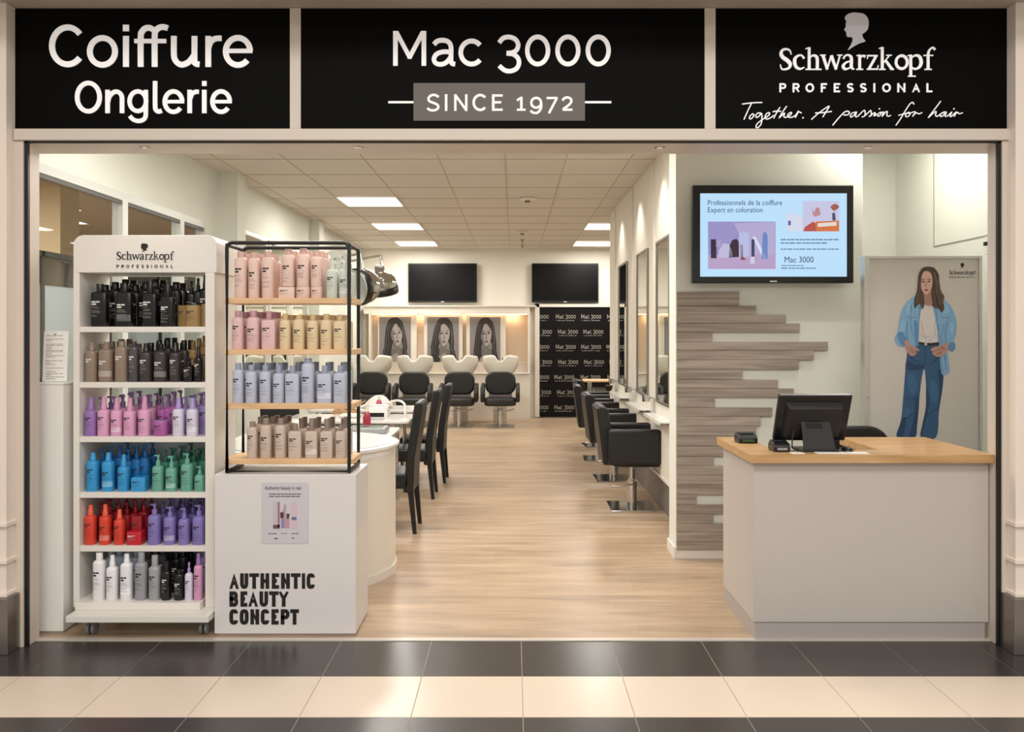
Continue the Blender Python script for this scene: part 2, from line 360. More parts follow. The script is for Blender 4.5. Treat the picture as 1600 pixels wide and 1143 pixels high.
struct(MB().box(-2.6, 2.6, 4.488, 4.53, -.05, .004).build('trim_threshold', mat('threshold_metal', (205, 196, 186), .35, .3)), 'pale metal threshold strip across the entrance', 'threshold')

# ------------------------------------------------------------------ salon shell
mb = MB(); mb.box(-3.05, 3.25, 4.69, 16.5, 3.2, 3.3)
struct(mb.build('ceiling', mat('ceiling_tile', (214, 206, 194), .9, noise=.02, nscale=30)), 'off-white suspended tile ceiling of the salon', 'ceiling')
mb = MB()
for x in (-2.72, -2.1, -1.38, -.69, -.08, .48, 1.07, 1.78, 2.5): mb.box(x - .005, x + .005, 4.69, 16.4, 3.196, 3.2)
y = 4.85
while y < 16.3: mb.box(-2.95, 3.2, y - .005, y + .005, 3.196, 3.2); y += .775
struct(mb.build('trim_ceiling_grid', mat('ceiling_grid', (188, 177, 160), .7)), 'thin metal grid between the ceiling tiles', 'ceiling grid')
struct(MB().box(-3.05, -2.95, 4.69, 8.62, 2.66, 3.2).box(-3.05, -2.95, 8.28, 8.62, 0, 2.66).box(-3.05, -2.75, 8.6, 8.86, 0, 3.2).box(-3.0, -2.88, 8.86, 16.5, 0, 3.2).box(-2.88, -2.75, 12.2, 12.5, 0, 3.2)
       .build('wall_left', M_wallc), 'white painted side wall with two shallow pilasters', 'wall')
struct(MB().box(-3.0, 3.25, 16.4, 16.5, 0, 3.2).build('wall_back', M_wall), 'cream painted back wall behind the wash units', 'wall')
struct(MB().box(3.15, 3.25, 4.69, 16.5, 0, 3.2).build('wall_right', M_wallc), 'plain white wall beside the reception recess', 'wall')
struct(MB().box(2.3, 3.15, 7.13, 7.2, 0, 3.2).build('wall_recess', M_wallc), 'white wall at the back of the reception recess', 'wall')
struct(MB().box(1.15, 2.48, 6.14, 6.40, 0, 3.2).box(2.40, 2.48, 6.40, 7.13, 0, 3.2).build('wall_reception', M_wallc, bevel=.004), 'white partition wall behind the reception desk', 'wall')
struct(MB().box(1.30, 1.45, 6.40, 11.7, .32, 3.2).build('wall_mirrors', M_wall), 'white partition wall that carries the styling mirrors', 'wall')
struct(MB().box(1.345, 1.45, 6.40, 11.7, 0, .32).build('baseboard_mirrors', mat('dark_skirting', (122, 112, 104), .6)), 'grey recessed skirting under the mirror wall', 'baseboard')
struct(MB().box(1.135, 2.49, 6.12, 6.14, 0, .085).box(1.135, 1.15, 6.14, 6.41, 0, .085).build('baseboard_reception', M_white, bevel=.003), 'white baseboard round the end of the reception wall', 'baseboard')
struct(MB().box(-2.88, -2.865, 8.86, 12.2, 0, .1).box(.32, .44, 16.385, 16.4, 0, .1).build('baseboard_salon', M_white), 'white baseboard of the salon', 'baseboard')
# access panel seam and latch on the wall of the recess
mb = MB(); mb.box(3.146, 3.15, 6.475, 6.482, 2.25, 3.2); mb.box(3.146, 3.15, 5.61, 6.48, 2.245, 2.252)
struct(mb.build('trim_access_panel', mat('seam_grey', (150, 148, 138), .7)), 'thin seam of an access panel in the recess wall', 'panel seam')
t = thing('door_catch', 'small white door catch with dark button high on the recess wall', 'door catch', (3.15, 5.72, 2.17))
MB().box(-.02, 0, -.05, .03, -.05, .07).build('plate', M_white, t, bevel=.003)
MB().box(-.05, -.02, -.045, -.01, .005, .03).build('button', M_blackm, t, bevel=.003)

# glazed partition to the neighbouring room
def window(n, y0, y1):
    mb = MB(); f = .045
    mb.box(-3.03, -2.95, y0, y0 + f, .16, 2.60).box(-3.03, -2.95, y1 - f, y1, .16, 2.60).box(-3.03, -2.95, y0, y1 - .001, 2.60, 2.66).box(-3.03, -2.95, y0, y1 - .001, .1, .16)
    t = struct(mb.build('window_%d' % n, mat('window_frame_grey', (206, 208, 202), .4)), 'full-height glazed panel in a pale metal frame', 'window')
    MB().box(-2.995, -2.985, y0 + f, y1 - f, .16, 2.60).build('pane', M_glass, t)
    MB().box(-2.975, -2.955, y0 + f, y1 - f, 2.57, 2.60).build('gasket', mat('gasket_grey', (96, 96, 92), .6), t)
for n, (a, b) in enumerate([(4.72, 6.56), (6.56, 7.69), (7.69, 8.28)]): window(n + 1, a, b)
struct(MB().box(-3.05, -2.95, 4.69, 8.28, 0, .1).build('baseboard_left', M_white), 'white base rail under the glazed partition', 'baseboard')
# the room behind the glass
M_nb = mat('neighbour_wall', (186, 172, 154), .9); M_nbd = mat('neighbour_ceiling', (176, 164, 148), .9)
struct(MB().box(-7.6, -3.05, 3.9, 13.5, -.05, 0).build('floor_neighbour', M_floor), 'floor of the room behind the glass', 'floor')
struct(MB().box(-7.6, -3.05, 3.9, 13.5, 3.0, 3.05).build('ceiling_neighbour', M_nbd), 'dim ceiling of the room behind the glass', 'ceiling')
struct(MB().box(-7.6, -3.05, 13.4, 13.5, 0, 3).box(-7.6, -7.5, 3.9, 13.5, 0, 3).box(-7.6, -3.05, 3.85, 3.9, 0, 3).build('wall_neighbour', M_nb), 'brown walls of the room behind the glass', 'wall')
struct(MB().box(-4.55, -4.2, 8.0, 8.35, 0, 3).build('wall_column', mat('warm_column', (214, 190, 154), .8)), 'warm beige column in the room behind the glass', 'column')
for i, (x0, x1, y0, y1, lb) in enumerate([(-6.6, -4.9, 8.9, 9.8, 'bright ceiling light seen through the glass, the one before the beige column'), (-6.6, -5.42, 10.3, 11.0, 'bright ceiling light seen through the glass, deeper in the next room')]):
    t = thing('ceiling_light', lb, 'ceiling light', ((x0 + x1) / 2, (y0 + y1) / 2, 3.0))
    a, b = (x1 - x0) / 2, (y1 - y0) / 2
    MB().box(-a, a, -b, b, -.012, 0).build('diffuser', M_panel, t)
    MB().box(-a - .02, a + .02, -b - .02, -b, -.016, 0).box(-a - .02, a + .02, b, b + .02, -.016, 0).box(-a - .02, -a, -b, b, -.016, 0).box(a, a + .02, -b, b, -.016, 0).build('frame', M_white, t)
t = thing('glass_screen', 'dark-framed screen with pale blue frosted glass in the next room', 'partition', (-3.45, 5.0, 0))
mb = MB()
for y in (0, 1.3, 2.35, 3.4, 4.45, 5.5, 6.6): mb.box(-.02, .02, y - .02, y + .02, 0, 2.2)
mb.box(-.02, .02, 0, 6.6, 2.16, 2.2).build('frame', mat('dark_frame', (60, 62, 60), .5), t)
MB().box(-.005, .005, 0, 6.6, .02, 1.95).build('frosted_pane', M_frost, t)
MB().box(-.005, .005, 0, 6.6, 1.95, 2.16).build('clear_pane', glass('smoked_glass', (150, 145, 135), mix=.1), t)
MB().lathe([(.0, -.02), (.03, -.012), (.034, 0), (.03, .012), (.0, .02)], 14, caps=False).build('door_knob', M_chrome, t, 60, loc=(.05, 1.5, 1.25))

# ------------------------------------------------------------------ shop front
struct(MB().box(-3.05, -2.60, 4.53, 4.69, 0, 3.2).box(2.60, 3.25, 4.53, 4.69, 0, 3.2).build('wall_front', M_wall), 'short wall returns behind the entrance jambs', 'wall')
M_face = M_fac
struct(MB().box(-2.62, 2.60, 4.425, 4.69, 2.572, 3.3).build('trim_header', M_face), 'beige header boxing above the shop entrance', 'header')
struct(MB().box(-2.54, 2.52, 4.385, 4.425, 2.58, 2.637).build('trim_beam', M_face, bevel=.002), 'beige metal beam under the three black signs', 'beam')
for n, (a, b) in enumerate([(453.5, 470.5), (1100.5, 1117.5)]):
    struct(MB().box(PX(a, 4.41), PX(b, 4.41), 4.40, 4.425, 2.637, 3.255).build('trim_divider_%d' % (n + 1), M_face, bevel=.002), 'beige upright between two black signs', 'divider')
struct(MB().box(-3.4, 3.4, 3.85, 4.425, 3.257, 3.36).build('ceiling_soffit', mat('soffit_paint', (186, 174, 158), .7)), 'beige soffit over the shop signs', 'soffit')
struct(MB().box(-2.62, -2.482, 4.43, 4.52, 0, 2.572).box(-2.552, -2.500, 4.40, 4.43, 0, 2.58).build('trim_jamb_left', M_face, bevel=.002), 'beige jamb of the entrance beside the shelf stand', 'jamb')
struct(MB().box(2.477, 2.62, 4.43, 4.52, 0, 2.572).box(2.488, 2.545, 4.40, 4.43, 0, 2.58).build('trim_jamb_right', M_face, bevel=.002), 'beige jamb of the entrance beside the desk', 'jamb')
struct(MB().box(-2.500, -2.482, 4.412, 4.43, 0, 2.58).box(2.470, 2.488, 4.412, 4.43, 0, 2.58).box(-2.5, 2.488, 4.412, 4.43, 2.571, 2.58).build('trim_seal', M_blackm), 'thin black shutter guide round the entrance', 'shutter guide')
for side, sx in (('left', -1), ('right', 1)):
    a, b = (-3.6, -2.545) if sx < 0 else (2.515, 3.6)
    mb = MB().box(a, b, 4.33, 4.5, .28, 3.257)
    for z in (.63, .445): mb.box(a, b + (.012 if sx < 0 else 0), 4.312, 4.5, z, z + .022) if sx < 0 else mb.box(a - .012, b, 4.312, 4.5, z, z + .022)
    mb.box(a, b + .012, 4.312, 4.5, .28, .30) if sx < 0 else mb.box(a - .012, b, 4.312, 4.5, .28, .30)
    struct(mb.build('trim_pilaster_' + side, mat('pilaster_white', (232, 220, 208), .5), bevel=.003), 'cream pilaster with mouldings at the edge of the shop front', 'pilaster')
    struct((MB().box(a, b + .03, 4.29, 4.5, 0, .28) if sx < 0 else MB().box(a - .03, b, 4.29, 4.5, 0, .28)).build('baseboard_pilaster_' + side, M_steel, bevel=.003), 'brushed steel kick plate round the pilaster foot', 'kick plate')
for i, (px, wh) in enumerate([(226, 'above the white shelf stand'), (560, 'above the black display rack'), (1031, 'above the end of the mirror wall'), (1356, 'above the reception desk')]):
    Y = 4.52; t = thing('downlight', 'tiny recessed downlight in the entrance header %s' % wh, 'downlight', (PX(px, Y), Y, 2.572), group='downlights in the entrance header')
    MB().lathe([(.028, 0), (.028, -.004), (.02, -.006), (.02, 0)], 20).build('ring', M_chrome, t, 40)
    MB().lathe([(.019, -.0005), (.019, -.002)], 16).build('lens', mat('downlight_lens', (90, 84, 76), .3, emit=(255, 230, 190), es=.6), t)

def sign(name, label, x0, x1):
    a, b = PX(x0, 4.42), PX(x1, 4.42)
    t = thing(name, label, 'shop sign', ((a + b) / 2, 4.42, 2.645))
    MB().box(a - t.location.x, b - t.location.x, -.012, .004, -.004, .608).build('panel', M_black, t)
    return t
def letters(t, name, mb, m, label=None):
    o = mb.build(name, m); o.parent = t; o.matrix_parent_inverse = Matrix.Translation(-Vector(t.location)); 
    if label: o['label'] = label
    return o
YS = 4.408
t = sign('shop_sign', 'black fascia sign with two rounded white words for hairdressing and nails', 24.5, 453)
fn = pxfn(60, 30, 4.571, YS, .006); mb = MB()
RB = lambda pts, w, c=False, k=0: ribbon(mb, smooth_path(pts, k=5) if k else pts, w, fn, c)
RB(arc(212, 192, 112, 132, 40, 320, 40), 41); RB(arc(460, 232, 90, 96, 0, 360, 40), 40, True)
RB([(628, 122), (628, 342)], 41); RB([(628, 42), (628, 87)], 42)
RB([(733, 342), (733, 130), (742, 92), (765, 68), (798, 64), (826, 80)], 40, k=1); RB([(833, 342), (833, 115), (845, 78), (872, 60), (900, 58), (926, 66)], 40, k=1); RB([(688, 158), (915, 158)], 30)
RB([(970, 122), (970, 250), (980, 294), (1008, 322), (1040, 325), (1080, 304), (1112, 262)], 40, k=1); RB([(1117, 122), (1117, 288), (1124, 318), (1152, 324)], 40, k=1)
RB([(1215, 122), (1215, 342)], 40); RB([(1216, 210), (1232, 165), (1265, 141), (1310, 138)], 38, k=1)
RB([(1345, 228), (1530, 228)], 30); RB(arc(1427, 232, 87, 97, 2, 320, 40), 40)
letters(t, 'lettering', mb, M_letter); mb = MB()
RB(arc(360, 558, 80, 101, 0, 360, 40), 32, True); RB([(497, 506), (497, 672)], 32); RB([(499, 590), (512, 550), (545, 521), (578, 524), (598, 552), (600, 600), (600, 672)], 31, k=1)
RB(arc(713, 587, 59, 70, 0, 360, 36), 30, True); RB([(770, 506), (770, 650), (766, 700), (745, 722), (712, 728), (678, 716), (655, 692)], 30, k=1)
RB([(836, 443), (836, 615), (843, 650), (862, 661), (883, 654)], 31, k=1)
for cx in (967, 1307): RB([(cx - 60, 590), (cx + 76, 590)], 24); RB(arc(cx, 590, 62, 73, 2, 322, 36), 31)
RB([(1083, 506), (1083, 672)], 32); RB([(1085, 575), (1098, 538), (1122, 521), (1148, 520)], 30, k=1)
RB([(1187, 506), (1187, 672)], 32); RB([(1187, 443), (1187, 478)], 32)
letters(t, 'lettering', mb, M_letter)

t = sign('shop_sign', 'wide black middle fascia sign with a grey plate reading SINCE 1972', 471, 1100)
fn = pxfn(600, 30, 4.324, YS, .006); mb = MB()
def mac(mb):
    RB = lambda pts, w, c=False, k=0: ribbon(mb, smooth_path(pts, k=5) if k else pts, w, fn, c)
    RB([(78, 316), (78, 82)], 31); RB([(84, 88), (174, 258)], 29); RB([(174, 258), (264, 88)], 29); RB([(270, 82), (270, 316)], 31); RB([(160, 256), (188, 256)], 26)
    RB([(338, 172), (362, 150), (400, 144), (436, 156), (453, 190), (453, 275), (460, 300), (481, 305)], 31, k=1); RB([(453, 224), (400, 222), (356, 238), (338, 270), (350, 298), (385, 307), (422, 293), (452, 258)], 30, k=1)
    RB(arc(592, 227, 73, 78, 40, 320, 32), 31)
    RB([(778, 160), (805, 130), (845, 122), (885, 136), (906, 170), (898, 206), (870, 226), (828, 231)], 30, k=1); RB([(828, 232), (872, 238), (903, 262), (912, 298), (895, 335), (855, 352), (815, 346), (778, 316)], 30, k=1)
    for cx in (1038, 1242, 1447): RB(arc(cx, 213, 70, 92, 0, 360, 36), 30, True)
mac(mb); letters(t, 'lettering', mb, M_letter); mb = MB()
RB = lambda pts, w, c=False, k=0: ribbon(mb, smooth_path(pts, k=5) if k else pts, w, fn, c)
RB([(30, 562), (200, 562)], 14); letters(t, 'rule_line', mb, M_letter); mb = MB(); RB([(1357, 562), (1535, 562)], 14); letters(t, 'rule_line', mb, M_letter)
mb = MB(); mb.add([fn(200, 433, 0), fn(1357, 433, 0), fn(1357, 687, 0), fn(200, 687, 0), fn(200, 433, 1), fn(1357, 433, 1), fn(1357, 687, 1), fn(200, 687, 1)], [(0, 1, 2, 3), (0, 1, 5, 4), (2, 3, 7, 6), (0, 3, 7, 4), (1, 2, 6, 5)])
letters(t, 'date_plate', mb, mat('grey_plate', (92, 86, 80), .45), 'grey plate with white SINCE 1972')
fn0 = pxfn(600, 30, 4.324, YS - .006, .003); fn = fn0; mb = MB()
RB([(370, 526), (345, 513), (318, 516), (301, 535), (308, 555), (335, 566), (362, 580), (366, 600), (345, 615), (315, 615), (293, 602)], 16, k=1)
RB([(420, 508), (420, 620)], 17); RB([(482, 620), (482, 508)], 16); RB([(480, 510), (558, 618)], 16); RB([(556, 620), (556, 508)], 16); RB(arc(650, 563, 44, 50, 42, 318), 17)
RB([(738, 508), (738, 620)], 17); RB([(738, 516), (802, 516)], 15); RB([(738, 562), (792, 562)], 15); RB([(738, 612), (802, 612)], 15)
RB([(898, 550), (928, 530)], 15); RB([(928, 525), (928, 618)], 17); RB([(897, 612), (957, 612)], 14)
RB(arc(1028, 565, 33, 33, 0, 360), 16, True); RB([(1062, 565), (1060, 602), (1038, 631), (1008, 632), (990, 618)], 16, k=1)
RB([(1098, 533), (1172, 533)], 15); RB([(1168, 533), (1114, 636)], 16)
RB([(1206, 550), (1218, 535), (1240, 529), (1262, 540), (1264, 560), (1245, 583), (1210, 608)], 16, k=1); RB([(1206, 612), (1273, 612)], 15)
letters(t, 'date_lettering', mb, M_letter)

t = sign('shop_sign', 'black fascia sign with silver head emblem, serif wordmark and handwritten slogan', 1118, 1577.5)
fn = pxfn(1200, 10, 5.714, YS, .006); mb = MB(); brand_word(mb, fn); letters(t, 'lettering', mb, M_letter); mb = MB()
for (a, b), ch in zip(PROF, 'PROFESSIONAL'): pass
caps(mb, 'PROFESSIONAL', PROF, 688, 768, 15, fn)
letters(t, 'lettering', mb, M_letter)
mb = MB(); hp = smooth_path(HEAD, True, 3); mb.prism(hp, lambda x, y: fn(x, y, 0), lambda x, y: fn(x, y, 1)); letters(t, 'head_emblem', mb, M_silver, 'silver grey head silhouette')
mb = MB()
def script(mb, fn, strokes, w=15, dots=()):
    for st in strokes: ribbon(mb, smooth_path(st, k=5), w, fn)
    for d in dots: ribbon(mb, arc(d[0], d[1], w * .35, w * .35, 0, 360, 10), w * .7, fn, True)
fa = pxfn(1150, 150, 8.889, YS, .004)
script(mb, fa, [[(82, 114), (220, 96), (362, 91)], [(215, 100), (165, 200), (108, 328)], [(232, 248), (200, 270), (183, 303), (198, 320), (228, 300), (246, 265), (228, 246)],
 [(345, 240), (305, 236), (276, 262), (275, 292), (305, 293), (350, 245), (358, 300), (346, 390), (300, 440), (276, 430), (290, 390), (340, 345), (400, 305), (440, 280), (466, 248), (445, 232), (410, 262), (402, 302), (430, 322), (480, 302), (522, 268)],
 [(608, 158), (565, 225), (520, 312)], [(508, 220), (560, 212), (622, 215)], [(702, 142), (650, 215), (600, 302), (650, 252), (672, 242), (660, 280), (682, 299), (722, 282), (762, 256), (766, 232), (740, 236), (716, 270), (736, 298), (792, 290), (835, 255), (860, 212), (842, 258), (820, 302)],
 [(840, 262), (868, 222), (908, 238)], [(1043, 328), (1150, 235), (1287, 143), (1250, 215), (1202, 294)], [(1096, 236), (1200, 232), (1328, 215)],
 [(1338, 408), (1420, 310), (1500, 228), (1548, 212), (1572, 236), (1542, 264), (1488, 262)]], 15, [(928, 303)])
fb = pxfn(1320, 150, 8.421, YS, .004)
script(mb, fb, [[(142, 212), (95, 226), (70, 260), (82, 280), (120, 250), (150, 214), (136, 268), (165, 270), (212, 222), (256, 190), (266, 240), (250, 270), (220, 276)],
 [(250, 270), (300, 225), (336, 192), (346, 235), (334, 266), (312, 264)], [(334, 266), (370, 230), (396, 224), (380, 262), (406, 252), (404, 232)], [(468, 213), (430, 240), (436, 268), (466, 248), (472, 215), (502, 225)],
 [(508, 205), (490, 266), (530, 215), (556, 206), (550, 250), (570, 268), (604, 254)], [(908, 112), (888, 85), (850, 110), (790, 200), (730, 300), (668, 388)], [(702, 256), (790, 232), (852, 226)],
 [(832, 214), (800, 240), (800, 270), (830, 270), (856, 235), (834, 212)], [(850, 230), (900, 211), (925, 216), (888, 272)], [(895, 250), (940, 225), (975, 236), (1014, 218)],
 [(1258, 68), (1190, 160), (1098, 282), (1160, 226), (1196, 206), (1190, 250), (1210, 270), (1252, 240), (1312, 210), (1270, 226), (1250, 260), (1275, 270), (1310, 235), (1332, 214), (1316, 262), (1345, 265), (1402, 214), (1380, 262), (1400, 268), (1458, 214), (1434, 272)],
 [(1440, 250), (1476, 216), (1500, 234), (1548, 221)]], 13, [(452, 170), (1433, 170)])
letters(t, 'slogan_lettering', mb, M_letter, 'handwritten white slogan')

# ------------------------------------------------------------------ reception wall: cladding, screen
t = thing('wood_cladding', 'grey-brown horizontal wood boards of uneven length beside the reception desk', 'wall cladding', (1.15, 6.137, 0))
zz = [38, 65, 93, 127, 161, 196, 232, 266, 303, 340, 379, 413, 448, 487, 522, 559, 597, 637, 677, 713, 750, 787, 825, 864, 900, 937, 970, 1008, 1042]
ends = [1155, 1155, 1181, 1228, 1249.5, 1113, 1293.7, 1271, 1248, 1160, 1215.6, 1240, 1116.5, 1206.7, 1188, 1181, 1160, 1172, 1115, 1175, 1165, 1160, 1088, 1132, 1114, 1165, 1175, 1160]
YC = 6.118
for i, e in enumerate(ends):
    z1, z0 = PZ(440 + zz[i] / 2.484, YC), PZ(440 + zz[i + 1] / 2.484, YC)
    d = .022
    MB().box(.002, PX(e, YC) - 1.15, -d, 0, z0 + .0012, z1 - .0012).build('plank', M_slat, t, bevel=.0015, seg=1)
def prints(mb, fn, x0, x1, y, h, n, gap=.25, seed=0):
    """a line of unreadably small print: n little word marks between x0 and x1"""
    rnd = random.Random(seed); ws = [rnd.uniform(.5, 1.5) for _ in range(n)]; tot = sum(ws) * (1 + gap); x = x0
    for q in ws:
        wd = q / tot * (x1 - x0); mb.add([fn(x, y, 0), fn(x + wd, y, 0), fn(x + wd, y + h, 0), fn(x, y + h, 0)], [(0, 1, 2, 3)]); x += wd * (1 + gap)
YT = 6.03
t = thing('television', 'large black television showing a pale blue salon advert above the wood boards', 'television', (PX(1208, YT), YT, PZ(366, YT)))
X = lambda p: PX(p, YT) - t.location.x
Z = lambda p: PZ(p, YT) - t.location.z
MB().box(X(1082), X(1334), 0, .05, Z(442), Z(289)).build('casing', M_plastic, t, bevel=.006)
MB().box(-.2, .2, .05, .11, -.15, .15).build('wall_bracket', M_blackm, t)
def em(name, rgb, k=.9): return mat('screen_' + name, (0, 0, 0), .3, emit=rgb, es=k)
MB().box(X(1094), X(1323), -.002, .002, Z(432), Z(302)).build('screen', em('blue', (186, 222, 250), 1.0), t)
MB().box(X(1203), X(1214), -.002, 0, Z(440.2), Z(438.4)).build('badge', M_silver, t)
# the picture on the screen (enlarged view: origin 1060,270, scale 3.81)
def sc(name, pts, rgb, k, y=0, sm=False, closed=True):
    fn = lambda x, yy, s_: (X(1060 + x / 3.81), -.0025 - .0006 * k + (0 if s_ == 0 else .0004), Z(270 + yy / 3.81))
    mb = MB(); pts = smooth_path(pts, True, 4) if sm else pts
    mb.prism(pts, lambda a, b: fn(a, b, 0), lambda a, b: fn(a, b, 1)); return mb.build(name, em(name, rgb), t)
R4 = lambda x0, y0, x1, y1: [(x0, y0), (x1, y0), (x1, y1), (x0, y1)]
sc('photo_upper', R4(176, 290, 578, 500), (160, 150, 205), 0); sc('photo_table', R4(176, 486, 578, 572), (190, 165, 205), 1)
sc('photo_wall_light', [(330, 300), (575, 292), (575, 486), (420, 486)], (184, 176, 216), 1)
for nm, pts, c in [('dark_bottle', R4(192, 395, 226, 508), (52, 36, 62)), ('dark_bottle_tall', [(320, 400), (345, 392), (358, 410), (360, 500), (300, 505), (305, 430)], (60, 38, 52)), ('white_drape', [(236, 505), (240, 460), (268, 418), (300, 425), (318, 470), (320, 505)], (196, 192, 224)), ('white_carton', R4(360, 354, 418, 500), (188, 196, 236)),
                   ('copper_bottle', [(365, 430), (382, 425), (384, 500), (404, 516), (372, 520)], (130, 76, 72)), ('white_tube', [(440, 380), (456, 378), (522, 500), (506, 516)], (222, 228, 250)), ('blue_bottle', [(500, 372), (508, 352), (522, 355), (530, 378), (530, 512), (494, 512)], (110, 140, 200)), ('dark_tube', R4(434, 395, 452, 498), (60, 60, 100)), ('white_jar', R4(428, 500, 452, 540), (214, 214, 236)), ('pale_bottle', R4(222, 400, 252, 440), (170, 166, 206))]:
    sc(nm, pts, c, 3)
sc('photo_small', R4(740, 168, 956, 348), (206, 206, 236), 0); sc('orange_box', [(815, 290), (956, 284), (956, 348), (815, 348)], (222, 120, 70), 1); sc('red_cloth', [(742, 348), (752, 322), (800, 290), (815, 300), (820, 348)], (190, 84, 74), 2)
sc('box_label', [(828, 300), (940, 292), (940, 314), (828, 322)], (236, 224, 220), 3); sc('small_vase', [(914, 240), (930, 236), (936, 282), (916, 284)], (70, 70, 104), 3); sc('flowers', [(905, 200), (930, 185), (955, 200), (945, 214), (925, 226), (910, 214)], (170, 90, 80), 4, sm=True)
sc('flower_stems', [(795, 205), (806, 240), (818, 206), (838, 208), (846, 250), (830, 256), (812, 262), (798, 248)], (196, 140, 150), 3)
for nm, pts in [('tube_bottle', [(642, 262), (650, 240), (672, 240), (686, 262), (686, 346), (650, 346)]), ('tube_slim', R4(686, 180, 693, 346)), ('tube_short', [(698, 262), (706, 246), (726, 252), (738, 270), (738, 346), (698, 346)])]: sc(nm, pts, (222, 224, 242), 1)
sc('tube_mark', R4(652, 285, 668, 312), (90, 100, 160), 3)
M_st = em('text', (52, 78, 112), .8)
fnt('headline_text', 'Professionnels de la coiffure', .052, X(1060 + 172 / 3.81), -.004, Z(270 + 192 / 3.81), M_st, t, sx=.885)
fnt('headline_text', 'Expert en coloration', .052, X(1060 + 172 / 3.81), -.004, Z(270 + 235 / 3.81), M_st, t, sx=.885)
fnt('name_text', 'Mac 3000', .060, X(1060 + 628 / 3.81), -.004, Z(270 + 533 / 3.81), M_st, t, sx=.88)
mb = MB(); f2 = lambda x, y, s_: (X(1060 + x / 3.81), -.0035, Z(270 + y / 3.81))
for (a, b, y, h, n) in [(608, 958, 394, 7, 13), (608, 890, 414, 7, 10), (608, 958, 451, 6, 13), (612, 745, 549, 5, 6), (612, 820, 564, 6, 8)]: prints(mb, f2, a, b, y, h, n, .18, int(y))
mb.build('small_print', em('small_text', (96, 128, 170), .8), t)

# ------------------------------------------------------------------ light-box poster in the recess
YP = 5.65
t = thing('poster_stand', 'tall grey poster of a woman in denim jacket and jeans, behind the desk', 'poster stand', (PX(1441, YP), YP, 0))
X = lambda p: PX(p, YP) - t.location.x
Z = lambda p: PZ(p, YP)
zt = Z(402); zb = .06
MB().box(X(1357), X(1529), 0, .05, zb, zt).build('poster_panel', mat('poster_grey', (196, 192, 186), .6, noise=.02), t)
M_alu = mat('aluminium', (196, 196, 192), .3, .6)
MB().box(X(1350), X(1357.5), -.012, .06, 0, zt + .01).box(X(1529), X(1533.5), -.012, .06, 0, zt + .01).box(X(1357), X(1529), -.012, .06, zt - .008, zt + .01).box(X(1357), X(1529), -.012, .06, 0, zb).build('frame', M_alu, t, bevel=.002)
MB().tube([(X(1354), -.012, Z(620)), (X(1354), -.025, Z(620))], .008, 10).build('lock', M_chrome, t)
MB().box(X(1345), X(1362), -.16, .22, 0, .02).box(X(1524), X(1538), -.16, .22, 0, .02).build('foot', M_alu, t, bevel=.003)
PF = 3.94
def pf(k): return lambda x, y, s_: (X(1390 + x / PF), -.0008 * k - (0 if s_ else .0006), Z(400 + y / PF))
def art(name, polys, rgb, k, sm=True, rib=None):
    m = mat('print_' + name, rgb, .6); mb = MB(); f = pf(k)
    for p in polys: mb.prism(smooth_path(p, True, 4) if sm else p, lambda a, b: f(a, b, 0), lambda a, b: f(a, b, 1))
    for (pts, wd) in (rib or []): ribbon(mb, smooth_path(pts, k=4), wd, f)
    return mb.build(name, m, t)
art('printed_jeans', [[(178, 524), (300, 528), (318, 600), (331, 700), (327, 800), (304, 950), (287, 1113), (193, 1113), (200, 1040), (222, 930), (224, 800), (213, 692), (196, 760), (182, 880), (166, 1000), (158, 1113), (44, 1113), (70, 1010), (85, 850), (95, 720), (105, 620), (120, 555)]], (44, 84, 122), 1)
art('printed_denim_shade', [[(108, 640), (150, 665), (205, 668), (212, 690), (160, 700), (100, 690)], [(160, 880), (182, 880), (158, 1113), (120, 1113), (150, 1000)], [(225, 800), (245, 900), (215, 1040), (200, 1113), (193, 1113), (200, 1040), (222, 930)], [(46, 1113), (72, 1010), (100, 1000), (80, 1113)], [(300, 700), (331, 720), (318, 850), (300, 960), (306, 820)]], (28, 60, 94), 2, rib=[([(216, 545), (222, 620), (214, 688)], 4), ([(100, 870), (140, 885), (170, 850)], 5), ([(70, 1030), (110, 990), (160, 960)], 6), ([(222, 990), (260, 960), (300, 930)], 5), ([(122, 600), (150, 640), (185, 650)], 4), ([(300, 620), (262, 660), (228, 665)], 4)])
art('printed_denim_light', [[(118, 720), (150, 735), (170, 800), (150, 850), (120, 830), (108, 780)], [(250, 760), (285, 780), (300, 850), (280, 900), (250, 880)], [(90, 940), (120, 930), (130, 960), (100, 1000), (84, 985)]], (54, 96, 134), 2)
art('printed_shirt', [[(205, 290), (238, 284), (272, 290), (285, 350), (292, 430), (296, 527), (240, 533), (176, 527), (180, 430), (188, 350)]], (206, 200, 198), 3)
art('printed_shirt_fold', [], (172, 166, 168), 4, rib=[([(185, 480), (215, 500), (250, 490)], 4), ([(192, 400), (205, 460), (225, 520)], 3), ([(280, 460), (265, 500), (240, 526)], 3), ([(282, 390), (276, 440), (285, 500)], 3)])
art('printed_jacket', [[(152, 250), (128, 262), (100, 292), (72, 340), (58, 410), (45, 478), (30, 508), (48, 548), (86, 556), (110, 528), (126, 546), (172, 548), (178, 430), (190, 330), (200, 292), (178, 268)], [(262, 288), (272, 350), (288, 430), (300, 530), (306, 600), (318, 724), (364, 712), (362, 640), (352, 572), (384, 588), (402, 560), (390, 530), (405, 480), (409, 400), (382, 320), (350, 280), (322, 262), (280, 262)]], (122, 166, 204), 5)
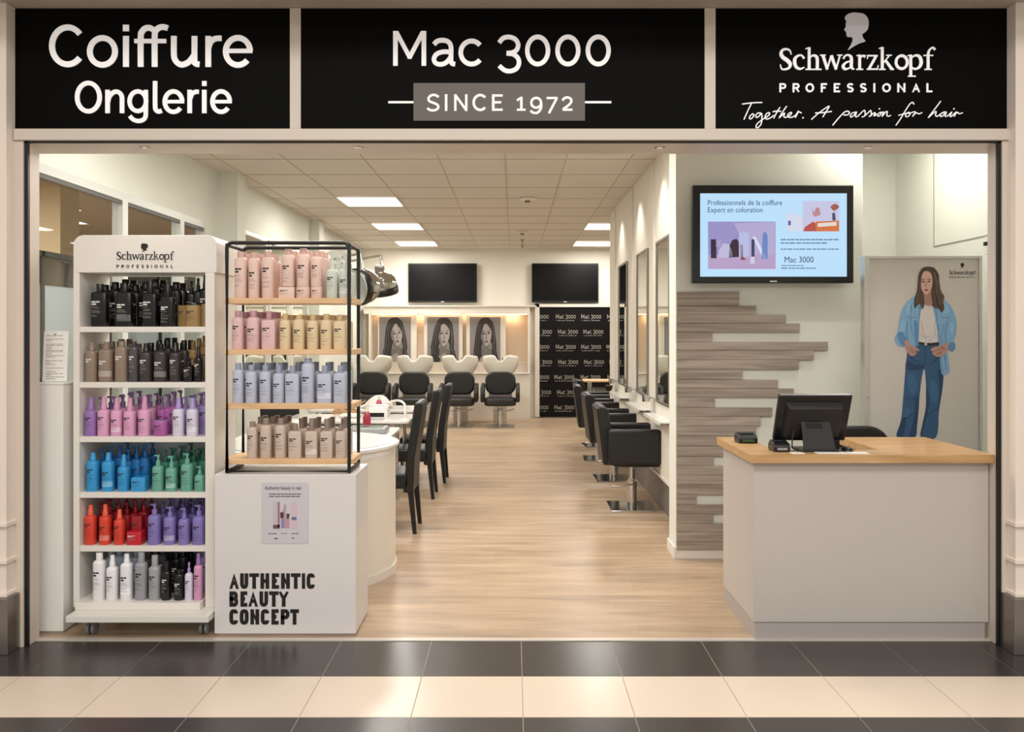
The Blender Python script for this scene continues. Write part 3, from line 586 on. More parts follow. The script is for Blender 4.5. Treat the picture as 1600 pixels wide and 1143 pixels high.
art('printed_jacket_shade', [[(44, 482), (78, 470), (110, 525), (86, 552), (60, 530)], [(352, 545), (392, 528), (402, 560), (384, 586), (356, 568)], [(150, 400), (170, 420), (168, 545), (155, 540)]], (88, 134, 178), 6, rib=[([(98, 372), (132, 380), (166, 374)], 4), ([(310, 372), (340, 380), (368, 372)], 4), ([(108, 400), (104, 470), (112, 520)], 5), ([(352, 400), (340, 470), (346, 540)], 5), ([(190, 300), (178, 400), (174, 545)], 5), ([(278, 300), (296, 430), (306, 560), (322, 715)], 5), ([(150, 262), (172, 300), (182, 330)], 4), ([(130, 300), (128, 400), (140, 500)], 3), ([(330, 420), (318, 520), (338, 640)], 4), ([(340, 600), (344, 700)], 4)])
art('printed_jacket_light', [[(104, 300), (130, 286), (126, 350), (100, 360)], [(322, 290), (350, 300), (366, 345), (330, 350)], [(66, 410), (90, 400), (84, 460), (60, 468)], [(372, 410), (394, 420), (388, 480), (370, 470)]], (134, 177, 212), 6)
art('printed_belt', [], (34, 30, 38), 4, rib=[([(178, 534), (240, 542), (300, 536)], 15)])
art('printed_buckle', [arc(220, 541, 9, 9, 0, 350, 12)] , (186, 180, 170), 7, sm=False)
art('printed_buttons', [arc(x, y, 4, 4, 0, 350, 8) for x, y in ((292, 410), (298, 470), (304, 520), (312, 600), (145, 388), (342, 388))], (200, 190, 180), 7, sm=False)
art('printed_hands', [[(88, 524), (112, 519), (124, 542), (152, 556), (182, 578), (176, 584), (160, 582), (164, 598), (140, 615), (118, 606), (104, 578)], [(336, 532), (360, 544), (352, 584), (326, 610), (290, 620), (258, 598), (264, 590), (250, 576), (268, 560), (300, 552), (322, 545)]], (176, 138, 126), 7)
art('printed_fingers', [], (110, 76, 72), 8, rib=[([(122, 566), (140, 574), (160, 582)], 2.5), ([(124, 582), (140, 590), (156, 594)], 2.5), ([(320, 570), (292, 576), (266, 590)], 2.5), ([(322, 586), (300, 594), (280, 606)], 2.5), ([(318, 556), (336, 572)], 5)])
art('printed_hair', [[(238, 65), (205, 72), (180, 106), (172, 160), (168, 210), (152, 258), (148, 298), (152, 322), (170, 300), (186, 298), (200, 327), (214, 290), (232, 250), (252, 262), (256, 300), (276, 318), (300, 325), (318, 346), (334, 318), (328, 280), (334, 248), (314, 215), (303, 160), (298, 110), (272, 74)]], (82, 64, 56), 8)
art('printed_neck', [[(208, 215), (254, 215), (256, 262), (262, 292), (240, 304), (214, 292), (210, 260)]], (160, 122, 108), 9)
art('printed_face', [[(196, 106), (222, 92), (248, 104), (260, 140), (258, 185), (246, 215), (226, 236), (208, 228), (192, 202), (184, 165), (186, 130)]], (204, 168, 152), 10)
art('printed_hair_strands', [[(238, 66), (214, 84), (196, 118), (190, 165), (188, 215), (170, 255), (162, 300), (152, 290), (158, 250), (170, 205), (174, 150), (184, 104), (206, 76)], [(240, 66), (262, 96), (262, 150), (262, 200), (252, 240), (268, 290), (288, 300), (310, 320), (312, 280), (304, 230), (298, 160), (290, 105), (268, 76)]], (70, 52, 46), 11)
art('printed_hair_lights', [], (128, 102, 88), 12, rib=[([(206, 90), (186, 140), (182, 200), (168, 250), (160, 290)], 3), ([(268, 100), (282, 160), (286, 220), (300, 260), (304, 300)], 4), ([(276, 110), (292, 170), (300, 220), (318, 250), (316, 300)], 3), ([(262, 210), (270, 250), (276, 290)], 3)])
art('printed_features', [arc(203, 158, 8, 4, 0, 350, 10), arc(238, 156, 8, 4, 0, 350, 10)], (56, 38, 34), 12, sm=False, rib=[([(190, 148), (202, 143), (213, 148)], 3.5), ([(228, 146), (240, 141), (252, 147)], 3.5)])
art('printed_nose', [], (146, 104, 92), 12, rib=[([(222, 155), (220, 175), (216, 186), (226, 190)], 3)])
art('printed_lips', [[(208, 207), (218, 203), (232, 204), (236, 208), (224, 216), (214, 214)]], (138, 76, 74), 12)
mb = MB(); S1 = lambda x, y, s_: pf(1)(368 + (x - 100) * .1165, 112 + (y - 562) * .128 , s_)
brand_word(mb, S1); caps(mb, 'PROFESSIONAL', [(a * 1.0, b * 1.0) for a, b in PROF], 668, 735, 15, S1)
hp = [(447 + (x - 785) * .11, 76 + (y - 393) * .10) for x, y in HEAD]; f = pf(1); mb.prism(hp, lambda a, b: f(a, b, 0), lambda a, b: f(a, b, 1))
mb.build('printed_logo', M_ink, t)

# ------------------------------------------------------------------ reception desk
t = thing('reception_desk', 'pale grey reception desk with thick honey oak top', 'reception desk', (1.25, 4.5, 0))
D = lambda mb, nm, m, **k: mb.build(nm, m, t, **k)
D(MB().box(0, 1.222, 0, .022, .095, .93), 'front_panel', M_desk, bevel=.0015)
D(MB().box(0, .022, .022, .66, .095, .93), 'side_panel', M_desk, bevel=.0015)
D(MB().box(.006, 1.205, .006, .03, 0, .092).box(.006, .03, .03, .655, 0, .092), 'kick_board', M_kick)
D(MB().box(.03, 1.21, .022, .65, .70, .73).box(.70, 1.21, .03, .66, .095, .70), 'inner_cabinet', M_white)
top = [(-.03, -.05), (1.225, -.05), (1.225, .70), (.71, .70), (.71, .13), (.145, .13), (.145, .70), (-.03, .70)]
D(MB().poly_xy(top, .93, .974), 'worktop', M_oak, bevel=.0015)
ZT = .974
t = thing('cash_register_monitor', 'black till monitor seen from behind, tilted towards the cashier on the oak top', 'monitor', (PX(1270, 4.60), 4.60, ZT))
T = Matrix.Translation((0, .07, .05)) @ Matrix.Rotation(R(24), 4, 'X')
w2, hh = .193, .275
mb = MB(); mb.box(-w2, w2, -.012, .018, 0, hh, T); D2 = lambda mb, nm, m, **k: mb.build(nm, m, t, **k)
D2(mb, 'casing', M_plastic, bevel=.006)
mb = MB()
for (a, yy) in ((.150, -.013), (.135, -.045)): pass
q = [(-.155, .03), (.155, .03), (.155, .235), (-.155, .235)]; q2 = [(-.135, .045), (.135, .045), (.135, .215), (-.135, .215)]
mb.add([T @ Vector((x, -.012, z)) for x, z in q] + [T @ Vector((x, -.05, z)) for x, z in q2], [(0, 1, 5, 4), (1, 2, 6, 5), (2, 3, 7, 6), (3, 0, 4, 7), (4, 5, 6, 7)])
D2(mb, 'back_housing', mat('back_plastic', (17, 17, 18), .45), bevel=.004)
mb = MB(); mb.box(-w2 + .012, w2 - .012, .018, .021, .012, hh - .012, T); D2(mb, 'display', M_screen)
mb = MB(); mb.prism([(-.062, .01), (.105, .01), (.078, .17), (-.075, .17)], lambda x, z: (x, -.055 + z * .15, z), lambda x, z: (x, -.04 + z * .15, z)); D2(mb, 'stand', mat('stand_plastic', (38, 38, 39), .5), bevel=.003)
D2(MB().box(-.085, .12, -.06, .10, 0, .012), 'base', M_plastic, bevel=.004)
D2(MB().box(-.045, .035, -.0405, -.035, .125, .150), 'slot', M_ink)
D2(MB().tube(smooth_path([(-.11, -.02, .11), (-.118, -.025, .05), (-.112, -.02, .015), (-.075, -.02, .006)]), .0035, 6), 'cable', M_blackm, smooth=60)
def terminal(label, px, py, Y, w_, print_col):
    t = thing('card_terminal', label, 'card terminal', (PX(px, Y), Y, ZT))
    h = w_ / 2
    mb = MB(); mb.prism([(-.055, 0), (.06, 0), (.06, .03), (.03, .058), (-.04, .045), (-.055, .03)], lambda y, z: (-h, y, z), lambda y, z: (h, y, z)); mb.build('housing', M_plastic, t, bevel=.008, seg=3)
    MB().box(-h * .6, h * .6, -.057, -.0545, .010, .022).build('marking', print_col, t)
    MB().box(-h * .65, h * .65, -.02, .02, .052, .0535).build('keypad', mat('keypad_grey', (44, 44, 46), .5), t)
terminal('black card terminal with green marks at the free corner of the desk', 1165.5, 688, 4.95, .108, mat('green_mark', (46, 88, 40), .5))
terminal('black card terminal with pale lettering beside the till monitor', 1217.5, 701, 4.60, .088, mat('pale_mark', (150, 150, 150), .5))
def paper(label, x0, x1, y0, y1, name='paper_sheet', cat='paper'):
    t = thing(name, label, cat, ((x0 + x1) / 2, (y0 + y1) / 2, ZT))
    MB().box(-(x1 - x0) / 2, (x1 - x0) / 2, -(y1 - y0) / 2, (y1 - y0) / 2, .0002, .0022).build('sheet', mat('paper_white', (236, 234, 230), .7), t)
paper('white leaflet in front of the till monitor, the one nearer the terminal', PX(1275, 4.50), PX(1322, 4.50), 4.475, 4.535)
paper('white leaflet in front of the till monitor, the one farther from the terminal', PX(1324, 4.50), PX(1356, 4.50), 4.478, 4.538)
paper('small white card on the desk between terminal and monitor base', PX(1236, 4.50), PX(1256, 4.50), 4.48, 4.53, 'business_card', 'card')
t = thing('computer_mouse', 'small black mouse on the oak top beside the monitor stand', 'mouse', (PX(1322, 4.6), 4.60, ZT))
MB().lathe([(.001, .022), (.02, .02), (.03, .012), (.033, .0)][::-1], 16, sy=1.5).build('body', M_plastic, t, 60)
# swivel chair behind the desk
t = thing('desk_chair', 'black rounded chair back peeking over the reception desk', 'chair', (PX(1341, 5.38), 5.34, 0))
pts = rrect(-.205, .205, .62, 1.022, .15, 8)
mb = MB(); mb.poly_xz(pts, .02, .07); mb.build('backrest', M_leather, t, 50, bevel=.015, seg=3)
MB().box(-.22, .22, -.06 , .02 , .44, .50).build('seat', M_leather, t, bevel=.02, seg=3)
MB().tube([(0, .05, .66), (0, .06, .42), (0, -.02, .42)], .02, 8).build('back_support', M_blackm, t)
MB().tube([(0, -.02, .05), (0, -.02, .44)], .025, 12).build('post', M_chrome, t)
mb = MB()
for k in range(5): a = 2 * math.pi * k / 5; mb.tube([(0, -.02, .07), (.2 * math.cos(a), -.02 + .2 * math.sin(a), .03)], .018, 8)
mb.build('base', M_blackm, t)

# ------------------------------------------------------------------ styling mirrors on the white partition
names = ['tall steel-framed mirror beside the reception wall', 'tall steel-framed mirror behind the front row styling chairs, next after the reception wall one', 'tall steel-framed mirror near the open end of the partition']
for i, (y0, y1, lb) in enumerate([(7.17, 7.78, names[0]), (8.34, 9.02, names[1]), (9.85, 10.6, names[2])]):
    t = thing('wall_mirror', lb, 'mirror', (1.30, (y0 + y1) / 2, 1.0), group='styling mirrors')
    h = (y1 - y0) / 2
    MB().box(-.012, -.001, -h, h, 0, 1.4).build('mirror_glass', M_mirror, t)
    MB().box(-.022, 0, -h - .018, -h, -.018, 1.418).box(-.022, 0, h, h + .018, -.018, 1.418).box(-.022, 0, -h, h, -.018, 0).box(-.022, 0, -h, h, 1.4, 1.418).build('frame', M_steel, t, bevel=.002)
    k = thing('styling_shelf', ['narrow pale shelf under the mirror beside the reception wall', 'narrow pale shelf under the middle styling mirror', 'narrow pale shelf under the farther styling mirror'][i], 'shelf', (1.30, (y0 + y1) / 2, .86))
    MB().box(-.11, 0, -h - .12, h + .12, 0, .012).build('shelf_plate', mat('shelf_white', (222, 226, 222), .15), k, bevel=.002)
    MB().box(-.115, -.108, -h - .12, h + .12, -.014, .016).build('edge_rail', M_white, k)
    MB().box(-.10, 0, -h, -h + .02, -.03, 0).box(-.10, 0, h - .02, h, -.03, 0).build('bracket', M_steel, k)
    g = thing('dryer_holder', ['chrome hair dryer holder beside the mirror next to the reception wall', 'chrome hair dryer holder beside the middle styling mirror', 'chrome hair dryer holder beside the farther styling mirror'][i], 'dryer holder', (1.30, y1 + .17, 1.0))
    MB().tube([(0, 0, 0), (-.05, 0, .0)], .01, 8).build('arm', M_chrome, g)
    MB().lathe([(.034, -.03), (.038, .03), (.034, .03), (.03, -.03)], 18, c=(-.085, 0, 0)).build('cup', M_chrome, g, 50)
for i, y in enumerate((7.98, 9.42, 11.0)):
    struct(MB().box(1.285, 1.30, y - .008, y + .008, .32, 3.2).build('trim_wall_joint_%d' % (i + 1), M_white), 'thin vertical joint on the mirror wall', 'wall joint')
struct(MB().box(1.29, 1.30, 6.41, 11.7, .32, .345).build('trim_panel_edge', M_white), 'pale lower edge of the mirror wall panels', 'panel edge')

# ------------------------------------------------------------------ styling chairs
def styling_chair():
    t = thing('styling_chair', '', 'chair', (0, 0, 0))
    for sy in (-1, 1):
        MB().box(-.25, .215, sy * .29 - .045, sy * .29 + .045, .43, .745).build('armrest', M_leather, t, 50, bevel=.022, seg=4)
    MB().box(-.20, .24, -.242, .242, .40, .53).build('seat', M_leather, t, 50, bevel=.03, seg=4)
    mb = MB(); mb.prism([(-.285, .42), (-.175, .42), (-.235, .90), (-.255, .935), (-.32, .945), (-.345, .925), (-.34, .88)], lambda x, z: (x, -.24, z), lambda x, z: (x, .24, z))
    mb.build('backrest', M_leather, t, 50, bevel=.02, seg=4)
    MB().box(-.26, -.21, -.12, .12, .60, .61).build('back_seam', M_leather2, t)
    MB().lathe([(.046, .012), (.046, .25), (.04, .252)], 20).build('sleeve', M_chrome, t, 40)
    MB().lathe([(.028, .24), (.028, .41)], 16).build('post', M_chrome, t, 40)
    MB().box(-.12, .12, -.1, .1, .385, .402).build('mounting_plate', M_blackm, t)
    MB().box(-.215, .195, -.23, .23, 0, .014).build('base_plate', M_chrome, t, bevel=.004)
    MB().tube(smooth_path([(.03, -.04, .25), (.02, -.14, .24), (-.12, -.17, .225), (-.2, -.16, .22)]), .007, 8).build('pump_lever', M_chrome, t, 60)
    return t
ch = styling_chair()
for i, (x, y, rz, lb) in enumerate([(1.085, 7.95, 0, 'black leather box-arm styling chair, closest to the reception wall'), (1.10, 9.5, 1, 'black leather styling chair facing the middle mirror, second along the partition'),
                                    (1.10, 11.0, -2, 'black leather styling chair, third along the partition, at the farther mirror'), (1.2, 12.3, 4, 'black leather styling chair beyond the end of the partition')]):
    o = ch if i == 0 else copy_tree(ch); o.location = (x, y, 0); o.rotation_euler = (0, 0, R(rz)); tag(o, lb, 'chair', 'styling chairs along the mirror wall')
# trolley table past the end of the partition
t = thing('side_table', 'small chrome table with a pale wooden top near the patterned black wall', 'table', (1.45, 13.6, 0))
MB().box(-.36, .45, -.25, .25, .84, .865).build('tabletop', M_birch, t, bevel=.004)
for sx in (-.26, .36):
    for sy in (-.2, .2): MB().tube([(sx, sy, .02), (sx, sy, .84)], .014, 8).build('leg', M_chrome, t, 50)
MB().box(-.25, .35, -.19, .19, .60, .615).build('lower_shelf', M_steel, t)
MB().box(-.2, .3, -.17, .17, .64, .74).build('drawer', mat('smoke_grey', (120, 120, 118), .4), t, bevel=.01)
t = thing('product_jar', 'small dark brown jar on the pale shelf by the farther mirror', 'jar', (1.20, 10.9, .872))
MB().lathe([(.03, 0), (.045, .04), (.048, .07), (.03, .07)], 16).build('bowl', mat('brown_glass', (46, 30, 22), .3), t, 50)

# ------------------------------------------------------------------ back wall: screens, niche, posters, mural
YB = 16.36
for (a, b, lb) in [(638, 745, 'dark wall television above the framed portraits'), (831, 935, 'dark wall television above the patterned black wall')]:
    t = thing('wall_television', lb, 'television', (PX((a + b) / 2, YB - .06), YB - .06, PZ(442, YB)), group='televisions on the back wall')
    h = (b - a) / 2 * YB / F; v = 30.5 * YB / F
    MB().box(-h, h, 0, .045, -v, v).build('casing', M_plastic, t, bevel=.006)
    MB().box(-h + .02, h - .02, -.003, .001, -v + .035, v - .02).build('screen', M_screen, t)
    MB().box(-.03, .03, -.004, .001, -v + .006, -v + .02).build('badge', M_silver, t)
    MB().box(-.15, .15, .045, .10, -.15, .15).build('wall_bracket', M_blackm, t)
M_niche = mat('niche_beige', (206, 184, 160), .8); M_cab = mat('cabinet_white', (222, 214, 202), .5)
YN = 16.12
t = struct(thing('wall_niches', 'cream wall lining with lit niches behind the wash basins', 'wall lining', (-1.3, 16.4, 0)))
ox = -1.3; X = lambda p, Y=YN: PX(p, Y) - ox; Z = lambda p, Y=YN: PZ(p, Y); yo = YN - 16.4
MB().box(X(568), X(828), yo, 0, Z(490), Z(479)).build('top_band', M_cab, t, bevel=.004)
MB().box(X(568), X(838), yo - .03, -.001, Z(479) , Z(477)).build('ledge', M_cab, t)
MB().box(X(568), X(828), yo, 0, 0, Z(584)).build('base_cabinet', M_cab, t, bevel=.004)
MB().box(X(568), X(828), yo - .03, 0, Z(584), Z(582)).build('counter_ledge', M_cab, t)
MB().box(X(568), X(828), -.012, -.001, Z(582), Z(490)).build('niche_back', M_niche, t)
MB().box(X(568), X(828), -.2, -.012, Z(582), Z(566)).build('splash_panel', mat('splash_beige', (196, 182, 166), .6), t)
for a, b in ((576, 579), (825, 828)): MB().box(X(a), X(b), yo, -.012, Z(582), Z(490)).build('side_post', M_cab, t)
for a, b in ((588, 649.5), (661, 722), (728, 790)):
    bp = MB().box(X(a), X(b), -.12, -.012, Z(582), Z(491)).build('backing_panel', M_cab, t, bevel=.004)
for a, b in ((580, 587), (588, 649), (661, 722), (728, 790), (792, 824)):
    MB().box(X(a), X(b), -.19, -.17, Z(491.2), Z(490)).build('light_strip', M_led, t)
# portraits: flat prints in white frames (coordinates from an enlarged view of the first one)
def portrait(px0, px1, lb, v):
    YQ = 16.26; t = thing('framed_portrait', lb, 'portrait', (PX((px0 + px1) / 2, YQ), YQ, PZ(532, YQ)), group='portraits behind the wash basins')
    W = (px1 - px0) * YQ / F; H = 74 * YQ / F
    MB().box(-W / 2 - .02, W / 2 + .02, .001, .018, -H / 2 - .02, H / 2 + .02).build('frame', M_cab, t)
    MB().box(-W / 2, W / 2, -.002, .001, -H / 2, H / 2).build('print_ground', mat('print_grey', (128, 122, 120), .6), t)
    sx, sz = W / 345, H / 474
    tilt, fx, part = v
    def f(k):
        def g(x, y, s_):
            dx, dy = x - 172, y - 190; c, q = math.cos(R(tilt)), math.sin(R(tilt))
            if y < 330: x, y = 172 + dx * c - dy * q, 190 + dx * q + dy * c
            x = min(343, max(2, x)); y = min(472, max(2, y))
            return ((x - 172.5) * sx, -.002 - .0012 * k - (0 if s_ else .001), (237 - y) * sz)
        return g
    def art(name, polys, rgb, k, rib=(), sm=True):
        mb = MB(); g = f(k)
        for p in polys: mb.prism(smooth_path(p, True, 4) if sm else p, lambda a, b: g(a, b, 0), lambda a, b: g(a, b, 1))
        for pts, w_ in rib: ribbon(mb, smooth_path(pts, k=4), w_, g)
        mb.build(name, mat('portrait_' + name, rgb, .6), t)
    art('shoulders', [[(30, 472), (36, 390), (70, 340), (150, 315), (230, 318), (290, 350), (318, 400), (325, 472)]], (96, 90, 88), 1)
    art('hair', [[(180, 5), (120, 22), (84, 90), (66, 170), (54, 260), (44, 330), (40, 400), (62, 440), (96, 462), (140, 430), (130, 360), (150, 250), (240, 250), (250, 340), (262, 440), (300, 472), (318, 420), (300, 340), (296, 250), (282, 150), (262, 60), (222, 15)]], (36, 32, 31), 2)
    art('neck', [[(150, 250), (210, 250), (214, 320), (240, 360), (180, 400), (130, 350), (150, 320)]], (104, 96, 92), 3)
    art('face', [[(130 + fx, 110), (170 + fx, 70), (215 + fx, 80), (246 + fx, 130), (246 + fx, 200), (226 + fx, 260), (192 + fx, 292), (160 + fx, 270), (134 + fx, 215), (124 + fx, 160)]], (158, 149, 144), 4)
    art('face_shade', [[(128 + fx, 120), (150 + fx, 120), (156 + fx, 200), (176 + fx, 276), (160 + fx, 268), (136 + fx, 216), (124 + fx, 160)]], (110, 103, 100), 5)
    art('fringe', [[(180, 5), (120, 40), (104, 110), (120, 190), (140, 130), (172 + part, 60), (210, 90), (244, 140), (256, 190), (268, 120), (240, 40)]], (44, 39, 37), 6)
    art('features', [arc(163 + fx, 166, 15, 8, 0, 350, 10), arc(218 + fx, 160, 15, 8, 0, 350, 10)], (34, 30, 30), 7, [([(146 + fx, 146), (164 + fx, 140), (180 + fx, 148)], 5), ([(204 + fx, 140), (220 + fx, 133), (238 + fx, 142)], 5), ([(190 + fx, 160), (190 + fx, 195), (182 + fx, 212), (202 + fx, 214)], 5)], sm=False)
    art('lips', [[(176 + fx, 242), (190 + fx, 236), (208 + fx, 240), (200 + fx, 254), (186 + fx, 254)]], (66, 52, 54), 7)
    art('hand', [[(150, 472), (146, 420), (120, 390), (150, 384), (180, 360), (206, 372), (222, 400), (236, 472)]] if tilt != 0 else [[(112, 472), (116, 420), (150, 385), (200, 380), (236, 410), (236, 472)]], (140, 132, 128), 7)
    art('hair_lights', [], (98, 90, 86), 8, [([(110, 60), (84, 160), (70, 280), (50, 380)], 6), ([(130, 60), (104, 150), (100, 260), (80, 380)], 4), ([(250, 90), (276, 190), (276, 300), (290, 400)], 6), ([(236, 60), (258, 120), (268, 220), (262, 330)], 4)])
portrait(592.5, 642, 'grey portrait of a woman with side fringe, nearest the side wall', (-4, 4, 18))
portrait(667.5, 717, 'grey portrait of a woman with loose wavy hair, between the other two portraits', (4, -6, -20))
portrait(734, 782, 'grey portrait of a woman with centre parting, nearest the patterned wall', (0, -4, 0))
t = thing('patterned_wall_panel', 'black wall panel repeating the white salon name in rows', 'wall panel', (PX(843, YB), YB, .015))
WW = 1.75; HH = 2.075
MB().box(0, WW, 0, .03, 0, HH).build('panel', mat('panel_black', (7, 6, 6), .5, spec=.2), t)
MB().box(-.09, -.002, -.03, .03, 0, HH + .06).box(-.09, WW, -.03, .03, HH + .002, HH + .06).build('frame', M_cab, t)
mb = MB(); rnd = random.Random(3)
for r in range(8):
    z = PZ(488.5 + r * 23.6, YB)
    for c in range(5):
        x = (-.19 if r % 2 == 0 else -.14) + c * .49 + rnd.uniform(-.015, .015)
        g = lambda u, v_, s_, x=x, z=z: (min(WW, max(.005, x + (u - 80) * .000255 )), -.0015 if s_ == 0 else 0, z - .015 - (v_ - 80) * .00033 - .03)
        rb = lambda P, w_, cl=False: ribbon(mb, P, w_, g, cl)
        if x + .38 < .03: continue
        rb([(78, 316), (78, 82)], 26); rb([(84, 88), (174, 258), (264, 88)], 22); rb([(270, 82), (270, 316)], 26)
        rb(arc(395, 260, 48, 52, 0, 360, 10), 22, True); rb([(452, 150), (452, 316)], 22); rb(arc(592, 227, 73, 78, 40, 320, 10), 24)
        rb(arc(850, 160, 50, 60, 150, -90, 8), 23); rb(arc(850, 280, 55, 62, 90, -150, 8), 23)
        for cx in (1038, 1242, 1447): rb(arc(cx, 213, 70, 92, 0, 360, 12), 23, True)
        for k in range(9):
            u = 120 + k * 150; rb([(u, 430), (u + rnd.uniform(40, 100), 430)], 34)
mb.build('lettering', mat('mural_letter', (188, 182, 172), .6), t)

# ------------------------------------------------------------------ wash units
def wash_unit():
    t = thing('wash_chair', '', 'wash chair', (0, 0, 0))
    # chair faces the entrance (-Y)
    mb = MB(); mb.poly_xz(rrect(-.265, .265, .53, .925, .15, 8), .02, .10); mb.build('backrest', M_leather2, t, 50, bevel=.03, seg=4)
    mb = MB(); mb.poly_xy(rrect(-.27, .27, -.40, .06, .12, 6), .36, .49); mb.build('seat', M_leather2, t, 50, bevel=.035, seg=4)
    for sx in (-1, 1):
        mb = MB(); mb.prism([(-.34, .42), (.02, .42), (.06, .70), (.0, .74), (-.30, .70), (-.37, .58)], lambda y, z: (sx * .265, y, z), lambda y, z: (sx * .335, y, z))
        mb.build('armrest', M_leather2, t, 50, bevel=.028, seg=4)
    MB().box(-.2, .2, .06, .085, .46, .56).build('back_bracket', M_steel, t)
    MB().lathe([(.045, .012), (.045, .30), (.032, .31), (.032, .37)], 18, c=(0, -.17, 0)).build('post', M_chrome, t, 40)
    MB().box(-.24, .24, -.40, .06, 0, .014).build('base_plate', M_steel, t, bevel=.004)
    MB().tube(smooth_path([(-.24, -.2, .30), (-.12, -.24, .27), (0, -.22, .27), (.12, -.24, .27), (.24, -.2, .30)]), .008, 8).build('foot_lever', M_chrome, t, 60)
    return t
def wash_basin():
    t = thing('wash_basin', '', 'wash basin', (0, 0, 0))
    nu, nv = 40, 10; mb = MB(); vs = []
    def top(u):
        a = abs(u); notch = .10 * math.exp(-(u / .17) ** 4)
        return 1.20 - .035 * max(0, (a - .38)) / .62 - .05 * max(0, a - .8) / .2 - notch
    def pt(u, v):
        zt = top(u); z = .86 + (zt - .86) * v
        hw = .19 + .12 * (1 - (1 - v) ** 2.2)
        a = u * math.pi * .52
        return (math.sin(a) * hw / math.sin(math.pi * .52) * (1 if abs(u) < 1 else 1), .08 + .26 * (1 - math.cos(a)) - .03 * v, z)
    for i in range(nu + 1):
        for j in range(nv + 1): vs.append(pt(-1 + 2 * i / nu, j / nv))
    mb.add(vs, [(i * (nv + 1) + j, (i + 1) * (nv + 1) + j, (i + 1) * (nv + 1) + j + 1, i * (nv + 1) + j + 1) for i in range(nu) for j in range(nv)])
    o = mb.build('bowl', mat('basin_ceramic', (222, 218, 206), .16, coat=.4), t, 60)
    md = o.modifiers.new('thick', 'SOLIDIFY'); md.thickness = .016; md.offset = 1
    MB().tube([pt(-1 + 2 * i / nu, 1.0) for i in range(nu + 1)], .013, 8).build('rim', M_gloss, t, 60)
    MB().lathe([(.10, .55), (.13, .7), (.2, .86), (.22, .885), (.0, .885)], 24, c=(0, .30, 0), caps=False).build('pedestal', M_gloss, t, 50)
    MB().tube(smooth_path([(.03, .5, .93), (.03, .5, 1.12), (.03, .42, 1.15), (.03, .36, 1.12)]), .013, 8).build('tap', M_chrome, t, 60)
    MB().box(-.13, .13, .36, .66, 0, .55).build('column', M_cab, t, bevel=.02)
    return t
wc = wash_unit(); wb = wash_basin()
ws = ['nearest the side wall', 'second from the side wall', 'third from the side wall', 'nearest the patterned wall']
for i, px in enumerate((582, 647, 718, 782)):
    x = PX(px, 15.05)
    a = wc if i == 0 else copy_tree(wc); a.location = (x, 15.0, 0); tag(a, 'dark grey wash chair with chrome base, %s' % ws[i], 'wash chair', 'wash chairs at the back wall')
    b = wb if i == 0 else copy_tree(wb); b.location = (PX(px, 15.25), 15.12, 0); tag(b, 'white shell-shaped wash basin with neck notch, %s' % ws[i], 'wash basin', 'wash basins at the back wall')

# ------------------------------------------------------------------ ceiling
pn = [(-1.73, 10.46, 'square lit ceiling panel, closest to the entrance'), (-1.73, 12.92, 'square lit ceiling panel over the nail tables, middle of three'), (-1.73, 15.4, 'square lit ceiling panel above the wash basins'),
      (1.42, 12.92, 'square lit ceiling panel past the partition, the one nearer the entrance'), (1.42, 15.4, 'square lit ceiling panel past the partition, near the back wall'),
      (-1.5, 6.0, 'added square lit ceiling panel above the glazed partition, out of sight behind the header'), (.1, 6.6, 'added unseen square lit ceiling panel over the middle of the entrance'), (-.9, 7.2, 'added unseen square lit ceiling panel over the aisle behind the header'), (2.6, 6.0, 'added unseen square lit ceiling panel over the reception recess')]  # out-of-view panels added to go with the entrance and recess fill
for x, y, lb in pn:
    t = thing('ceiling_light', lb, 'ceiling light', (x, y, 3.196), group='lit ceiling panels of the salon')
    MB().box(-.34, .34, -.36, .36, -.008, 0).build('diffuser', M_panel, t)
    MB().box(-.36, .36, -.385, -.36, -.012, 0).box(-.36, .36, .36, .385, -.012, 0).box(-.36, -.34, -.36, .36, -.012, 0).box(.34, .36, -.36, .36, -.012, 0).build('frame', M_white, t)
for px, py, s_, lb in [(824, 309, 1, 'round white smoke detector, the one nearer the entrance'), (816, 361, .8, 'round white smoke detector deeper in the salon')]:
    Y = 1.6 * F / (HY - py); t = thing('smoke_detector', lb, 'smoke detector', (PX(px, Y), Y, 3.196))
    MB().lathe([(.10 * s_, 0), (.10 * s_, -.015), (.06 * s_, -.03), (.0, -.03)][::-1], 24, caps=False).build('housing', M_white, t, 50)
    MB().lathe([(.0, -.055), (.03, -.05), (.035, -.03)], 16, caps=False).build('sensor', mat('sensor_grey', (120, 112, 100), .5), t, 50)
for py, lb in ((374, 'small brass sprinkler head in the ceiling'), (382, 'small brass sprinkler head closest to the back wall')):
    Y = 1.6 * F / (HY - py); t = thing('sprinkler_head', lb, 'sprinkler', (PX(816, Y), Y, 3.196))
    MB().lathe([(.035, 0), (.035, -.01), (.01, -.012), (.01, -.05), (.025, -.052), (.025, -.056)][::-1], 12).build('nozzle', mat('brass', (150, 128, 90), .35, .8), t)

